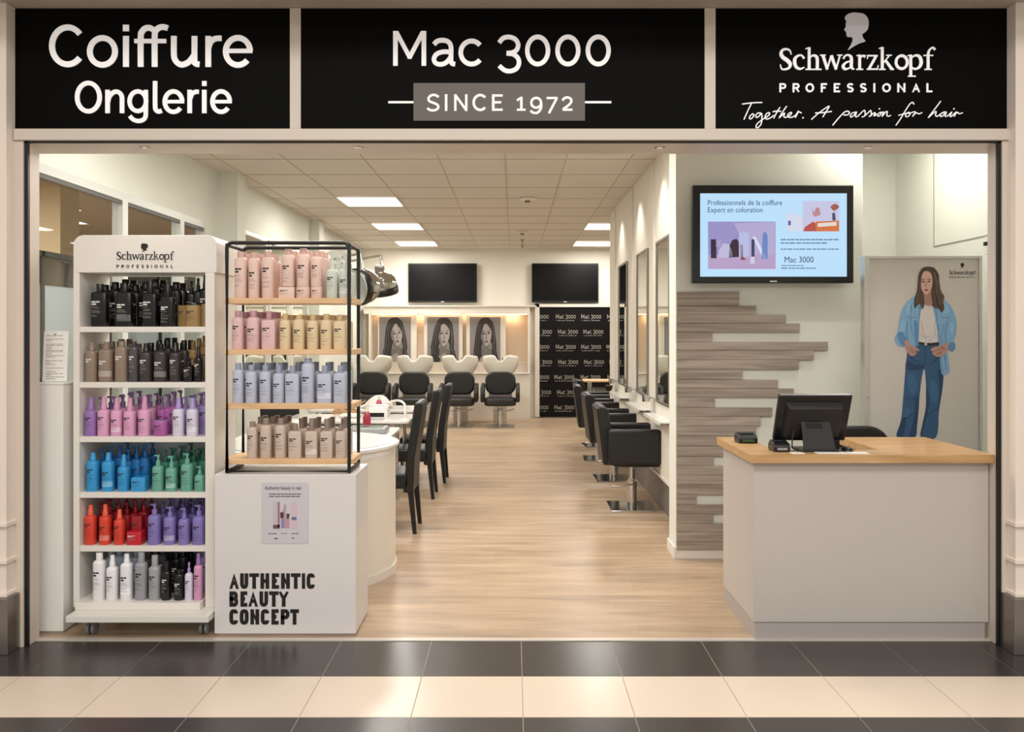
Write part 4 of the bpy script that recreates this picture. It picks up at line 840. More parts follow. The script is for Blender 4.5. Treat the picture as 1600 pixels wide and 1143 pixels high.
# ------------------------------------------------------------------ left side: cabinet, price list
t = thing('side_cabinet', 'tall narrow white cabinet between the entrance jamb and the shelf stand', 'cabinet', (-2.475, 4.6, 0))
MB().box(-.075, .075, 0, .22, .012, 1.325).build('body', M_gloss, t, bevel=.003)
MB().box(-.08, .08, -.004, .225, 1.325, 1.337).build('top', M_gloss, t, bevel=.002)
MB().box(-.07, .07, .01, .21, 0, .012).build('plinth', M_kick, t)
t = thing('price_list', 'white printed price list standing on the narrow cabinet', 'price list', (-2.475, 4.66, 1.337))
T = Matrix.Translation((0, 0, .002)) @ Matrix.Rotation(R(-4), 4, 'X')
MB().box(-.068, .064, -.003, .003, 0, .272, T).build('board', mat('paper_white', (236, 234, 230), .7), t, bevel=.001)
MB().box(-.04, .04, .0, .06, 0, .004).build('foot', M_glass, t)
mb = MB(); g = lambda x, y, s_: tuple(T @ Vector((-.068 + x / 857 * .302 - .080, -.0038, .272 - (y - 160) / 780 * .272)))
rnd = random.Random(4); y = 205
prints(mb, g, 385, 430, 198, 22, 1)
while y < 880:
    y += rnd.choice([22, 22, 30, 55]); x0 = 268 if y < 700 else 285
    prints(mb, g, x0, x0 + rnd.choice([90, 150, 270, 280]), y, 9, rnd.randint(3, 8), .2, y)
mb.build('print', mat('list_print', (150, 144, 146), .7), t)

# ------------------------------------------------------------------ white shelf stand on castors
SX0, SX1, SY0, SY1 = -2.372, -1.612, 4.65, 5.0
t = thing('shelf_stand', 'white wheeled shelf stand with rounded header and six shelves of bottles', 'shelf stand', (-1.99, 4.82, 0))
ox, oy = -1.99, 4.82
def B(x0, x1, y0, y1, z0, z1): return (x0 - ox, x1 - ox, y0 - oy, y1 - oy, z0, z1)
mb = MB(); mb.prism(rrect(SX0 - ox, SX1 + .012 - ox, 1.925, 2.127, .055, 8, (0, 0, 1, 1)), lambda x, z: (x, SY0 - oy, z), lambda x, z: (x, SY1 - oy, z)); mb.build('header', M_white, t, bevel=.003)
for a, b in ((SX0, SX0 + .033), (SX1 - .05, SX1)): MB().box(*B(a, b, SY0, SY1, .125, 1.925)).build('side_panel', M_white, t, bevel=.002)
SHZ = [1.634, 1.335, 1.042, .742, .453]
for z in SHZ: MB().box(*B(SX0 + .033, SX1 - .05, SY0 + .004, SY1, z - .03, z)).build('shelf', M_white, t, bevel=.002)
MB().box(*B(SX0 + .033, SX1 - .06, SY0 - .05, SY1, .125, .164)).build('bottom_tray', M_white, t, bevel=.003)
MB().box(*B(-2.335, -1.592, 4.50, 5.05, .092, .125)).build('base_board', M_white, t, bevel=.002)
MB().box(*B(SX0 + .035, SX1 - .052, SY1 - .008, SY1, .164, 1.0)).build('back_panel', mat('back_panel_blue', (222, 230, 236), .4), t)
for cx in (-2.245, -1.645):
    for cy in (4.60, 4.95):
        k = MB().lathe([(.024, .088), (.024, .092)], 12, c=(cx - ox, cy - oy, 0)).box(cx - ox - .012, cx - ox + .012, cy - oy - .012, cy - oy + .012, .05, .09).build('castor', M_steel, t)
        T = Matrix.Translation((cx - ox, cy - oy, .034)) @ Matrix.Rotation(R(90), 4, 'Y')
        for dx in (-.014, .014):
            MB().lathe([(.018, -.008), (.033, -.007), (.033, .007), (.018, .008)], 18, c=(dx, 0, 0), T=T).build('wheel', mat('castor_grey', (128, 128, 130), .3), k, 50)
def logo(parent, X0, Zc, sc, Y, m, name):
    """wordmark, line of capitals and head emblem at scale sc (metres per enlarged pixel) centred on X0"""
    mb = MB(); f = lambda x, y, s_: (X0 + (x - 790) * sc, Y - (0 if s_ else .0015), Zc - (y - 420) * sc)
    brand_word(mb, f); caps(mb, 'PROFESSIONAL', PROF, 690, 765, 13, f)
    mb.prism(smooth_path(HEAD, True, 3), lambda x, y: f(710 + (x - 710) * .8, 393 + (y - 393) * .62 - 10, 0), lambda x, y: f(710 + (x - 710) * .8, 393 + (y - 393) * .62 - 10, 1))
    o = mb.build(name, m); o.parent = parent; o.matrix_parent_inverse = Matrix.Translation(-Vector(parent.location)); return o
logo(t, PX(227, 4.65), PZ(396, 4.65), .0000645 * 3.45, 4.649, M_ink, 'logo')

# ------------------------------------------------------------------ plinth, rack
t = thing('display_plinth', 'white box plinth with three lines of bold black capitals, carrying the black rack', 'plinth', (-1.21, 4.76, 0))
px0, px1 = PX(335, 4.57), PX(556, 4.57)
MB().box(px0 + 1.21, px1 + 1.21, -.19, .19, .01, .852).build('box', mat('plinth_white', (216, 212, 210), .35, noise=.01), t, bevel=.0025)
MB().box(px0 + 1.22, px1 + 1.20, -.18, .18, 0, .01).build('foot', M_kick, t)
mb = MB(); fn = lambda x, y, s_: (PX(320 + x / 3.94, 4.57) + 1.21, -.1905 - (0 if s_ else .001), PZ(720 + y / 3.94, 4.57))
for word, y0, y1, xs in [('AUTHENTIC', 690, 785, [(152, 210), (218, 268), (274, 334), (343, 397), (413, 458), (470, 524), (530, 590), (598, 618), (627, 679)]),
                         ('BEAUTY', 801, 895, [(152, 206), (220, 262), (268, 328), (337, 390), (396, 454), (455, 517)]),
                         ('CONCEPT', 911, 1005, [(152, 206), (216, 270), (281, 335), (345, 398), (411, 455), (468, 522), (526, 580)])]:
    caps(mb, word, xs, y0, y1, 22.5, fn, True)
mb.build('lettering', M_ink, t)
# flyer taped to the plinth front
k = thing('flyer', 'small lilac-grey flyer with bottles taped to the white plinth', 'flyer', (PX(445.5, 4.57), 4.568, PZ(801, 4.57)))
q = 4.57 / F; g = lambda x, y, s_: ((x - 452) / 9.94 * q, -.0016 - (0 if s_ else .0004), (560 - y) / 9.94 * q)
MB().box(-36.5 * q, 36.5 * q, -.001, .001, -47.5 * q, 47.5 * q).build('sheet', mat('flyer_paper', (198, 194, 200), .6), k)
fnt('headline', 'Authentic beauty is real.', .0285, -31.5 * q, -.0016, 36.6 * q, M_ink, k, sx=.70, ext=.0003)
mb = MB(); prints(mb, g, 205, 710, 258, 14, 8, .15, 1); prints(mb, g, 205, 695, 294, 14, 7, .15, 2); prints(mb, g, 195, 340, 872, 12, 2, .2, 3); prints(mb, g, 390, 492, 872, 8, 2, .2, 4); prints(mb, g, 556, 672, 872, 12, 2, .2, 5); prints(mb, g, 288, 355, 945, 18, 1); prints(mb, g, 556, 606, 940, 16, 1)
mb.build('print', mat('flyer_ink', (84, 78, 82), .7), k)
for nm, pts, c in [('printed_shadow', [(268, 740), (370, 740), (370, 800), (268, 800)], (106, 76, 84)), ('printed_tube', [(272, 380), (322, 380), (322, 740), (272, 740)], (190, 184, 190)), ('printed_red_tube', [(338, 386), (370, 386), (372, 780), (340, 780)], (160, 110, 122)), ('printed_bottle', [(392, 560), (430, 500), (440, 430), (468, 430), (466, 790), (394, 790)], (178, 148, 156)),
                   ('printed_violet_bottle', [(396, 650), (440, 650), (440, 790), (396, 790)], (132, 128, 176)), ('printed_dark_cap', [(380, 545), (436, 550), (430, 640), (382, 636)], (70, 52, 56)), ('printed_pink_bottle', [(470, 640), (522, 640), (522, 795), (470, 795)], (190, 140, 150)), ('printed_dark_lid', [(476, 570), (526, 570), (514, 640), (480, 650)], (74, 54, 58)), ('printed_spray', [(556, 390), (626, 390), (638, 560), (638, 795), (552, 795)], (204, 182, 190)), ('printed_band', [(556, 620), (630, 620), (630, 668), (556, 668)], (84, 112, 148))]:
    mb = MB(); z = .0004 * (2 if 'band' in nm or 'violet' in nm or 'dark' in nm else 1); mb.prism(pts, lambda a, b: (g(a, b, 0)[0], g(a, b, 0)[1] - z, g(a, b, 0)[2]), lambda a, b: g(a, b, 1)); mb.build(nm, mat(nm, c, .6), k)
# rack
RX0, RX1, RY0, RY1, RZ0, RZ1 = -1.531, -.879, 4.609, 4.885, .8625, 2.081
t = thing('display_rack', 'black tube rack with four pale wooden shelves on the white plinth', 'display rack', (-1.205, 4.746, .852))
T = lambda x, y, z: (x + 1.205, y - 4.746, z - .852)
def loop(y):
    p = []
    for (x, z) in rrect(RX0, RX1, RZ0, RZ1, .03, 5, (0, 0, 1, 1)): p.append(T(x, y, z))
    return p
for y in (RY0, RY1): MB().tube(loop(y), .0105, 8, True).build('frame_loop', M_blackm, t, 50)
for x in (RX0, RX1):
    for z in (RZ0, RZ1 - .012): MB().tube([T(x, RY0, z), T(x, RY1, z)], .0105, 8).build('cross_tube', M_blackm, t, 50)
RKZ = [PZ(465, 4.6), PZ(545.5, 4.6), PZ(630.5, 4.6), PZ(717.5, 4.6)]
for z in RKZ: MB().box(T(RX0 - .02, 0, 0)[0], T(RX1 + .02, 0, 0)[0], RY0 + .0115 - 4.746, RY1 - .0115 - 4.746, z - .030 - .852, z - .852).build('shelf', M_birch, t, bevel=.002)

# ------------------------------------------------------------------ bottles
BMESH = {}
COLS = {'black': ((16, 16, 18), .25), 'gold': ((158, 128, 84), .35), 'taupe': ((142, 124, 108), .35), 'charcoal': ((58, 52, 52), .3), 'smoke': ((74, 74, 76), .25), 'purple': ((150, 112, 176), .4), 'pink': ((218, 162, 196), .4), 'rose': ((206, 150, 182), .4),
        'magenta': ((170, 92, 160), .35), 'white': ((232, 230, 232), .35), 'lavender': ((168, 148, 206), .4), 'blue': ((50, 148, 206), .4), 'green': ((104, 166, 148), .4), 'orange': ((214, 66, 48), .4), 'red': ((190, 28, 44), .35), 'violet': ((130, 118, 182), .4),
        'grey': ((150, 152, 158), .3), 'silver': ((158, 158, 160), .25), 'blush': ((228, 198, 186), .45), 'dusty': ((222, 186, 186), .45), 'cream': ((224, 202, 164), .45), 'sage': ((204, 210, 200), .4), 'ice': ((186, 192, 210), .45), 'sand': ((200, 182, 168), .45), 'teal': ((50, 116, 98), .4), 'cobalt': ((24, 108, 172), .4), 'crimson': ((150, 22, 36), .4), 'plum': ((150, 112, 164), .4), 'indigo': ((104, 94, 158), .4), 'brass': ((150, 120, 70), .35), 'stone': ((140, 124, 112), .45), 'slate': ((146, 156, 176), .45), 'coral': ((224, 92, 66), .4), 'mauve': ((186, 140, 150), .45), 'tan': ((198, 170, 126), .45), 'peach': ((210, 172, 160), .45), 'pearl': ((214, 208, 226), .35), 'iceblue': ((176, 190, 206), .4)}
WORD = {'blush': 'blush pink', 'dusty': 'dusty pink', 'ice': 'ice blue', 'cream': 'cream yellow', 'orange': 'orange red', 'blue': 'bright blue', 'sage': 'pale sage', 'iceblue': 'pale ice blue'}
CAPC = {'black': 'black', 'gold': 'black', 'taupe': 'taupe', 'charcoal': 'black', 'smoke': 'charcoal', 'purple': 'purple', 'pink': 'rose', 'rose': 'plum', 'magenta': 'plum', 'white': 'white', 'lavender': 'lavender', 'blue': 'blue', 'green': 'green', 'orange': 'coral', 'red': 'crimson', 'violet': 'violet', 'grey': 'grey', 'silver': 'silver', 'blush': 'peach', 'dusty': 'mauve', 'cream': 'tan', 'sage': 'sage', 'ice': 'slate', 'sand': 'stone', 'pearl': 'lavender', 'teal': 'teal', 'cobalt': 'cobalt', 'crimson': 'crimson', 'plum': 'plum', 'indigo': 'indigo', 'iceblue': 'iceblue', 'brass': 'brass'}
DARKP = {'black', 'charcoal', 'smoke', 'taupe', 'red'}
def bmat(c): return mat('bottle_' + c, COLS[c][0], COLS[c][1])
def bparts(kind, col, w_, hb, h, seed):
    key = (kind, col, round(w_, 3), round(hb, 3), round(h, 3), seed)
    if key in BMESH: return BMESH[key]
    r = w_ / 2; ex, sy = (5.0, .62) if kind in ('flat', 'box', 'cube') else (2.6, 1.0)
    if kind in ('box', 'cube'): ex = 14; sy = .7 if kind == 'box' else .9
    n = 24 if ex < 5 else 40; P = []
    sh = {'flat': .012, 'box': .0, 'cube': .004, 'jar': .006}.get(kind, .018); cr = {'flat': .42, 'jar': .9, 'cap': .56, 'spray': .52, 'pump': .42, 'drop': .4, 'box': 0, 'cube': 0}[kind] * r
    mb = MB()
    if kind in ('box',): prof = [(r, 0), (r, hb)]
    elif kind == 'cube': prof = [(r * .97, 0), (r, .004), (r, hb - .004), (r * .96, hb)]
    else:
        prof = [(r * .93, 0), (r, .004), (r, hb - sh)]
        for i in range(1, 5): a = R(90 * i / 4); prof.append((max(cr * .98, r - (r - cr) * (1 - math.cos(a))), hb - sh + sh * math.sin(a)))
    mb.lathe(prof, n, ex=ex, sy=sy); P.append(('body', mb.data('bottle_body', bmat(col), 45)))
    cc = bmat(CAPC.get(col, col)); mb = MB(); H = h - hb
    if kind == 'cap' or kind == 'flat': mb.lathe([(cr, hb - .002), (cr, h - .002), (cr * .94, h)], 18); P.append(('cap', mb.data('bottle_cap', cc, 45)))
    elif kind == 'jar': mb.lathe([(r * 1.01, hb - .002), (r * 1.01, h - .002), (r * .96, h)], 24); P.append(('lid', mb.data('bottle_lid', cc, 45)))
    elif kind == 'spray':
        mb.lathe([(cr, hb - .002), (cr, hb + H * .35), (cr * .84, hb + H * .42), (cr * .74, hb + H * .94), (cr * .62, h)], 16)
        mb.box(-.003, .003, -cr * .9, 0, hb + H * .74, hb + H * .86); P.append(('spray_cap', mb.data('bottle_spray', cc, 45)))
    elif kind in ('pump', 'drop'):
        mb.lathe([(cr, hb - .002), (cr, hb + H * .38), (cr * .95, hb + H * .45), (cr * .5, hb + H * .48), (cr * .5, hb + H * .74), (cr * .72, hb + H * .76), (cr * .72, h)], 14)
        if kind == 'pump': mb.box(-r * .72, -cr * .3, -.0035, .0035, h - H * .16, h - H * .03)
        P.append(('pump_head', mb.data('bottle_pump', cc, 45)))
    # print on the front: a bold mark, small lines, sometimes a band
    rnd = random.Random(seed); mb = MB(); pm = 'print_light' if col in DARKP else 'print_dark'
    y0 = hb * rnd.uniform(.58, .70); 
    def pt(u, z):
        c = min(.97, max(-.97, u)); yy = -(1 - abs(c) ** ex) ** (1 / ex) * r * sy
        return (c * r, yy - .0006, z)
    def word(u0, u1, z0, z1):
        m_ = 16 if u1 - u0 > 1.5 else 4
        for i in range(m_):
            a, b = u0 + (u1 - u0) * i / m_, u0 + (u1 - u0) * (i + 1) / m_
            if m_ == 16: a, b = [.95 * math.sin(math.pi * (k_ / 16 - .5)) for k_ in (i, i + 1)]
            mb.add([pt(a, z0), pt(b, z0), pt(b, z1), pt(a, z1)], [(0, 1, 2, 3)])
    lm = -.72 if ex < 5 else -.82
    word(lm, lm + .5, y0, y0 + hb * .045); word(lm + .56, lm + 1.05, y0 + hb * .004, y0 + hb * .045); word(lm, lm + .62, y0 - hb * .065, y0 - hb * .022)
    P.append(('print', mb.data('bottle_print', mat(pm, (214, 210, 204) if 'light' in pm else (44, 38, 40), .6))))
    mb = MB(); z = y0 - hb * .12
    for k in range(7):
        u = lm
        while u < lm + rnd.uniform(.5, 1.25): q_ = rnd.uniform(.1, .3); word(u, u + q_, z, z + hb * .010); u += q_ + .06
        z -= hb * rnd.choice([.03, .035, .07])
        if z < hb * .08: break
    sc_ = COLS[col][0]; fine = tuple(int(v * .62) for v in sc_) if col not in DARKP else (150, 146, 142)
    P.append(('fine_print', mb.data('bottle_fine_print', mat('fine_' + col, fine, .6))))
    if seed % 3 == 1 and kind in ('flat', 'spray', 'jar', 'cube', 'pump'):
        mb = MB(); word(-.93, .93, hb * .16, hb * .34)
        for i, (a) in enumerate(list(mb.v)): mb.v[i] = (a[0], a[1] + .0002, a[2])
        P.append(('label_band', mb.data('bottle_band', mat('band_' + col, tuple(min(245, int(v + (255 - v) * .35)) if col not in DARKP else int(v + (255 - v) * .3) for v in sc_), .5))))
    BMESH[key] = P; return P
def bottle(kind, col, X_, Y_, Z_, w_, hb, h, label, group, seed=0, rz=0, nm=None):
    noun = nm or {'pump': 'pump_bottle', 'spray': 'spray_bottle', 'cap': 'capped_bottle', 'flat': 'square_bottle', 'jar': 'product_jar', 'box': 'product_carton', 'cube': 'product_tub', 'drop': 'dropper_bottle'}[kind]
    t = thing(noun, label, 'carton' if kind == 'box' else 'jar' if kind in ('jar', 'cube') else 'bottle', (X_, Y_, Z_), rz, group)
    for n_, me in bparts(kind, col, w_, hb, h, seed):
        o = bpy.data.objects.new(n_, me); COL.objects.link(o); o.parent = t
    return t
ORD = ['first', 'second', 'third', 'fourth', 'fifth', 'sixth', 'seventh', 'eighth', 'ninth', 'tenth', 'eleventh', 'twelfth', 'thirteenth']
NOUN = {'pump': 'pump bottle', 'spray': 'spray bottle', 'cap': 'capped bottle', 'flat': 'square bottle', 'jar': 'round jar', 'box': 'carton', 'cube': 'square tub', 'drop': 'dropper bottle'}
USED = {}
def shelf_row(items, rowname, shelfname, unit, endname, Y_, Z_, ybot, group, sc_=None, seed0=0):
    """items: (px0, px1, y of shoulder, y of top, kind, colour[, extra z]) measured in the photograph at depth Y_"""
    cnt = {}
    for it in items:
        x0, x1, yb, yt, kind, col = it[:6]; k = (it[4], it[5]); i = USED.get((shelfname, unit, rowname) + k, 0); USED[(shelfname, unit, rowname) + k] = i + 1
        q = Y_ / F; w_ = (x1 - x0) * q; hb = (ybot - yb) * q; h = (ybot - yt) * q
        if len(it) > 6: hb -= it[6]; h -= it[6]
        tot = sum(1 for j in items if (j[4], j[5]) == k)
        o_ = '' if tot == 1 else ', %s from %s' % (ORD[i], endname)
        lb = '%s %s%s, %s row, %s shelf of %s' % (WORD.get(col, col), NOUN[kind], o_, rowname, shelfname, unit)
        r = w_ / 2; back = r * (.62 if kind == 'flat' else .7 if kind == 'box' else .9 if kind == 'cube' else 1)
        bottle(kind, col, PX((x0 + x1) / 2, Y_), Y_ + back + .002, Z_ + (it[6] if len(it) > 6 else 0), w_, hb, h, lb, group, seed0 + i)
ST = 'the white stand'; EN = 'cabinet side'
def front(n, items, g): shelf_row(items, 'front', *n, 4.665, n_z[n[0]], n_y[n[0]], g)
n_z = {'top': SHZ[0], 'second': SHZ[1], 'third': SHZ[2], 'fourth': SHZ[3], 'fifth': SHZ[4], 'bottom': .164}
Yf = 4.672
def ybt(z): return HY - (z - EYE) * F / Yf
def stand(shelf, items, g, row='front', Y_=None, sd=0):
    Y_ = Y_ or Yf; shelf_row(items, row, shelf, 'white stand', EN, Y_, n_z[shelf], HY - (n_z[shelf] - EYE) * F / Y_, g, seed0=sd)
# front rows, traced
stand('top', [(140, 165, 455, 443, 'flat', 'black'), (180, 204, 455, 443, 'flat', 'black'), (221, 243, 457, 438, 'flat', 'black'), (249, 270, 462, 444, 'flat', 'black'), (287, 310, 476, 472, 'jar', 'gold')], 'hair products on the top shelf of the stand')
stand('second', [(130, 148, 547, 535, 'spray', 'taupe'), (150, 172, 545, 534, 'spray', 'taupe'), (176, 196, 541, 533, 'cap', 'taupe'), (198.5, 213.5, 541, 533, 'cap', 'smoke'), (214.5, 234, 549, 536, 'spray', 'charcoal'), (237, 258, 548, 537, 'spray', 'charcoal'), (262, 279, 550, 535, 'spray', 'charcoal'), (284, 300, 570, 560, 'drop', 'black'), (301.5, 314, 558, 540, 'spray', 'black')], 'hair products on the second shelf of the stand')
stand('third', [(129, 147, 641, 621, 'spray', 'purple'), (149, 167, 640, 621, 'spray', 'pink'), (170, 187, 641, 622, 'spray', 'pink'), (190, 208, 642, 622, 'spray', 'pink'), (213, 231, 640, 619, 'spray', 'pink'), (236, 258, 659, 657, 'jar', 'magenta'), (267, 284, 639, 622, 'spray', 'pearl'), (289, 306, 639, 622, 'spray', 'pearl')], 'hair products on the third shelf of the stand')
stand('fourth', [(132, 150, 720, 708, 'spray', 'blue'), (156, 174, 721, 708, 'spray', 'blue'), (181, 198, 729, 711, 'spray', 'blue'), (204, 226, 746, 745, 'cube', 'blue'), (235, 252, 728, 711, 'pump', 'green'), (256, 273, 731, 713, 'pump', 'green'), (280, 298, 725, 709, 'pump', 'green'), (301.5, 317, 742, 729, 'pump', 'green')], 'hair products on the fourth shelf of the stand')
stand('fifth', [(129, 146, 806, 790, 'spray', 'orange'), (152, 169, 807, 789, 'spray', 'orange'), (175, 191, 812, 797, 'spray', 'orange'), (197, 220, 831, 830, 'cube', 'red'), (228, 247, 805, 788, 'pump', 'violet'), (253, 271, 808, 793, 'pump', 'violet'), (276, 293, 811, 795, 'pump', 'violet'), (298, 317, 807, 790, 'pump', 'violet')], 'hair products on the fifth shelf of the stand')
Yb = 4.60
def ysc(y): return y
Ysv = Yf; Yf = 4.635
stand('bottom', [(142, 160, 877, 865, 'cap', 'white'), (163, 180, 887, 869, 'spray', 'white'), (185, 203, 881, 867, 'spray', 'white'), (208, 226, 880, 864, 'cap', 'grey'), (229.5, 247, 886, 869, 'cap', 'silver'), (250, 264.5, 893, 878, 'cap', 'black'), (269.5, 285, 897, 891, 'cap', 'black'), (287, 299, 896, 880, 'drop', 'pearl'), (301, 314, 884, 866, 'spray', 'rose')], 'hair products on the bottom shelf of the stand')
Yf = Ysv
# rows behind, as the gaps between the front bottles show them
rb_ = {'top': [('cap', 'black', 138, 268, 8, 20, 60, 72), ('drop', 'black', 280, 312, 3, 16, 58, 78)],
       'second': [('cap', 'taupe', 134, 196, 4, 18, 52, 63), ('cap', 'charcoal', 214, 280, 5, 16, 50, 65), ('cap', 'brass', 284, 312, 3, 13, 54, 68)],
       'third': [('pump', 'purple', 134, 150, 1, 17, 42, 62), ('pump', 'rose', 154, 226, 5, 17, 42, 63), ('pump', 'magenta', 234, 262, 3, 15, 42, 64), ('pump', 'lavender', 268, 314, 3, 17, 44, 63)],
       'fourth': [('pump', 'cobalt', 136, 218, 6, 16, 47, 66), ('pump', 'teal', 236, 312, 5, 16, 45, 64)],
       'fifth': [('pump', 'crimson', 134, 216, 6, 16, 44, 63), ('pump', 'indigo', 232, 312, 5, 17, 46, 65)],
       'bottom': [('cap', 'iceblue', 150, 204, 4, 17, 60, 74), ('cap', 'smoke', 212, 244, 3, 16, 58, 73), ('cap', 'black', 256, 278, 2, 14, 58, 68), ('cap', 'lavender', 302, 312, 1, 13, 62, 70)]}
for shf, spec in rb_.items():
    for ri, (rown, dY) in enumerate((('middle', .10), ('back', .20))):
        its = []
        for kind, col, a, b, n_, w_, hb, h in spec:
            for i in range(n_):
                x = a + (b - a) * (i + .5) / n_; Y_ = 4.672 + dY; k = F / Y_
                yy = HY - (n_z[shf] - EYE) * k; c = 803 + (x - 803) * 4.672 / Y_
                s_ = 4.672 / Y_; vz = 1 + .06 * ((i * 7 + ri * 3) % 3 - 1)
                its.append((c - w_ * s_ / 2, c + w_ * s_ / 2, yy - hb * s_ * vz, yy - h * s_ * vz, kind, col))
        stand(shf, its, 'hair products in the %s row of the %s shelf of the stand' % (rown, shf), rown, 4.672 + dY, ri)
# loose pieces on the stand
q = 4.70 / F
bottle('box', 'brass', PX(280, 4.70), 4.76, SHZ[0], .05, .118, .118, 'slim bronze carton beside the gold jar on the top shelf', 'cartons on the stand')
bottle('box', 'gold', PX(312.5, 4.70), 4.74, SHZ[0], .055, .125, .125, 'gold carton at the plinth end of the top shelf', 'cartons on the stand')
bottle('cube', 'crimson', PX(210, 4.70), 4.75, SHZ[4], .055, .145, .145, 'dark red carton standing behind the red tub on the fifth shelf', 'cartons on the stand', nm='product_carton')
bottle('box', 'lavender', PX(318, 4.70), 4.76, .164, .028, .27, .27, 'slim lavender carton against the side of the bottom shelf', 'cartons on the stand', 2)
# rack bottles
n_z.update({'rack1': RKZ[0], 'rack2': RKZ[1], 'rack3': RKZ[2], 'rack4': RKZ[3]})
RN = {'rack1': 'top', 'rack2': 'second', 'rack3': 'third', 'rack4': 'bottom'}
def rack(shelf, items, row='front', Y_=4.632, sd=0):
    shelf_row(items, row, RN[shelf], 'black rack', 'stand side', Y_, n_z[shelf], HY - (n_z[shelf] - EYE) * F / Y_, 'bottles in the %s row on the %s shelf of the rack' % (row, RN[shelf]), seed0=sd)
lift = 18 * 4.632 / F
rack('rack1', [(364, 383, 401, 392, 'cap', 'blush'), (386, 403, 402, 393, 'cap', 'blush'), (407, 426, 401, 392, 'cap', 'blush'), (438, 458, 397, 388, 'cap', 'blush', lift), (461.5, 481.5, 396, 387, 'cap', 'blush', lift), (484, 501, 400, 391, 'cap', 'blush', lift), (508, 526, 420, 392, 'pump', 'sage'), (528.5, 545, 420, 394, 'pump', 'sage')])
for i, (a, b, c) in enumerate([(434, 459, 'blush pink tub under the first stacked bottle on the rack top shelf'), (460.5, 482.5, 'blush pink tub under the middle stacked bottle on the rack top shelf'), (484, 502, 'blush pink tub under the last stacked bottle, beside the sage pump bottles')]):
    w_ = (b - a) * 4.632 / F; bottle('cube' if i == 0 else 'jar', 'blush', PX((a + b) / 2, 4.632), 4.632 + w_ / 2 + .002, RKZ[0], w_, lift - .002, lift, c, 'stacked tubs on the rack', 0)
rack('rack2', [(360, 378, 495, 485, 'cap', 'dusty'), (383, 403, 495, 485, 'cap', 'dusty'), (407.5, 429, 499, 486, 'flat', 'dusty'), (435, 452, 499, 490, 'cap', 'cream'), (456, 474, 498, 491, 'cap', 'cream'), (478, 495.5, 500, 491, 'cap', 'cream'), (499, 517, 499, 490, 'cap', 'cream'), (520.5, 540, 501, 491, 'flat', 'cream')])
rack('rack3', [(361, 378, 577, 567, 'cap', 'ice'), (381.5, 399, 580, 570, 'cap', 'ice'), (403.5, 421, 580, 570, 'cap', 'ice'), (424.5, 442, 583, 570, 'cap', 'ice'), (444.5, 466, 583, 571, 'flat', 'ice'), (469, 489, 567, 560, 'cap', 'ice'), (494.5, 517, 583, 571, 'flat', 'ice'), (520.5, 541, 582, 571, 'flat', 'ice')])
rack('rack4', [(384, 400, 667, 659, 'cap', 'sand'), (404.5, 422, 664, 654, 'cap', 'sand'), (427.5, 445, 664, 654, 'cap', 'sand'), (449.5, 470, 673, 662, 'flat', 'sand'), (476, 495, 673, 654, 'flat', 'sand'), (499.5, 519, 673, 655, 'flat', 'sand'), (523.5, 540, 673, 664, 'flat', 'sand')])
rr = {'rack1': [('cap', 'blush', 368, 424, 3, 18, 62, 72), ('cap', 'blush', 440, 506, 3, 18, 66, 76), ('pump', 'sage', 512, 544, 2, 17, 44, 72)],
      'rack2': [('cap', 'dusty', 362, 430, 3, 18, 49, 59), ('cap', 'cream', 436, 542, 5, 18, 46, 54)],
      'rack3': [('cap', 'ice', 364, 440, 4, 17, 51, 62), ('flat', 'ice', 446, 542, 4, 20, 49, 63)],
      'rack4': [('cap', 'sand', 388, 446, 3, 17, 52, 62), ('flat', 'sand', 452, 542, 4, 19, 44, 60)]}
for shf, spec in rr.items():
    for ri, (rown, dY) in enumerate((('middle', .085), ('back', .165))):
        its = []
        for kind, col, a, b, n_, w_, hb, h in spec:
            for i in range(n_):
                x = a + (b - a) * (i + .5) / n_; Y_ = 4.632 + dY; s_ = 4.632 / Y_; yy = HY - (n_z[shf] - EYE) * F / Y_; c = 803 + (x - 803) * s_
                its.append((c - w_ * s_ / 2, c + w_ * s_ / 2, yy - hb * s_, yy - h * s_, kind, col))
        rack(shf, its, rown, 4.632 + dY, ri)

# ------------------------------------------------------------------ round-ended counter and nail tables
t = thing('curved_counter', 'white drum-shaped counter behind the display plinth', 'counter', (-1.39, 5.84, 0))
MB().lathe([(.585, .055), (.585, .80)], 64).build('drum', mat('drum_white', (228, 222, 210), .35), t, 50)
MB().lathe([(.592, 0), (.592, .055)], 64).build('skirting', M_white, t, 50)
MB().lathe([(.588, .80), (.588, .842), (.61, .845), (.61, .862), (.59, .868), (.55, .862)], 64).build('rim', M_gloss, t, 40)
MB().lathe([(.545, .8625), (.545, .8665)], 48).build('glass_top', mat('glass_top_white', (220, 222, 218), .12, coat=.4), t, 40)
def nail_table(Y0, Y1, lb, xr):
    t = thing('nail_table', lb, 'table', (xr - .62, (Y0 + Y1) / 2, 0), group='nail tables')
    h = (Y1 - Y0) / 2
    mb = MB(); mb.poly_xy(rrect(-.62, .62, -h, h, .07, 5, (0, 1, 1, 0)), .735, .765); mb.build('tabletop', M_gloss, t, 50, bevel=.006)
    MB().box(-.5, .35, -h + .06, h - .06, .60, .73).build('drawer_box', mat('table_grey', (186, 186, 184), .4), t, bevel=.004)
    MB().box(-.22, .22, -h + .03, -h + .06, .56, .71).build('front_glass', M_shelfglass, t)
    for sx in (-.55, .5):
        for sy in (-1, 1): MB().tube([(sx, sy * (h - .07), 0), (sx, sy * (h - .07), .735)], .018, 10).build('leg', M_chrome, t, 50)
    MB().box(-.10, .10, -.09, .09, .7655, .80).build('hand_rest', M_white, t, bevel=.03, seg=4)
    return t
nail_table(6.98, 7.68, 'white nail table beside the first high-back chair from the entrance', -1.0)
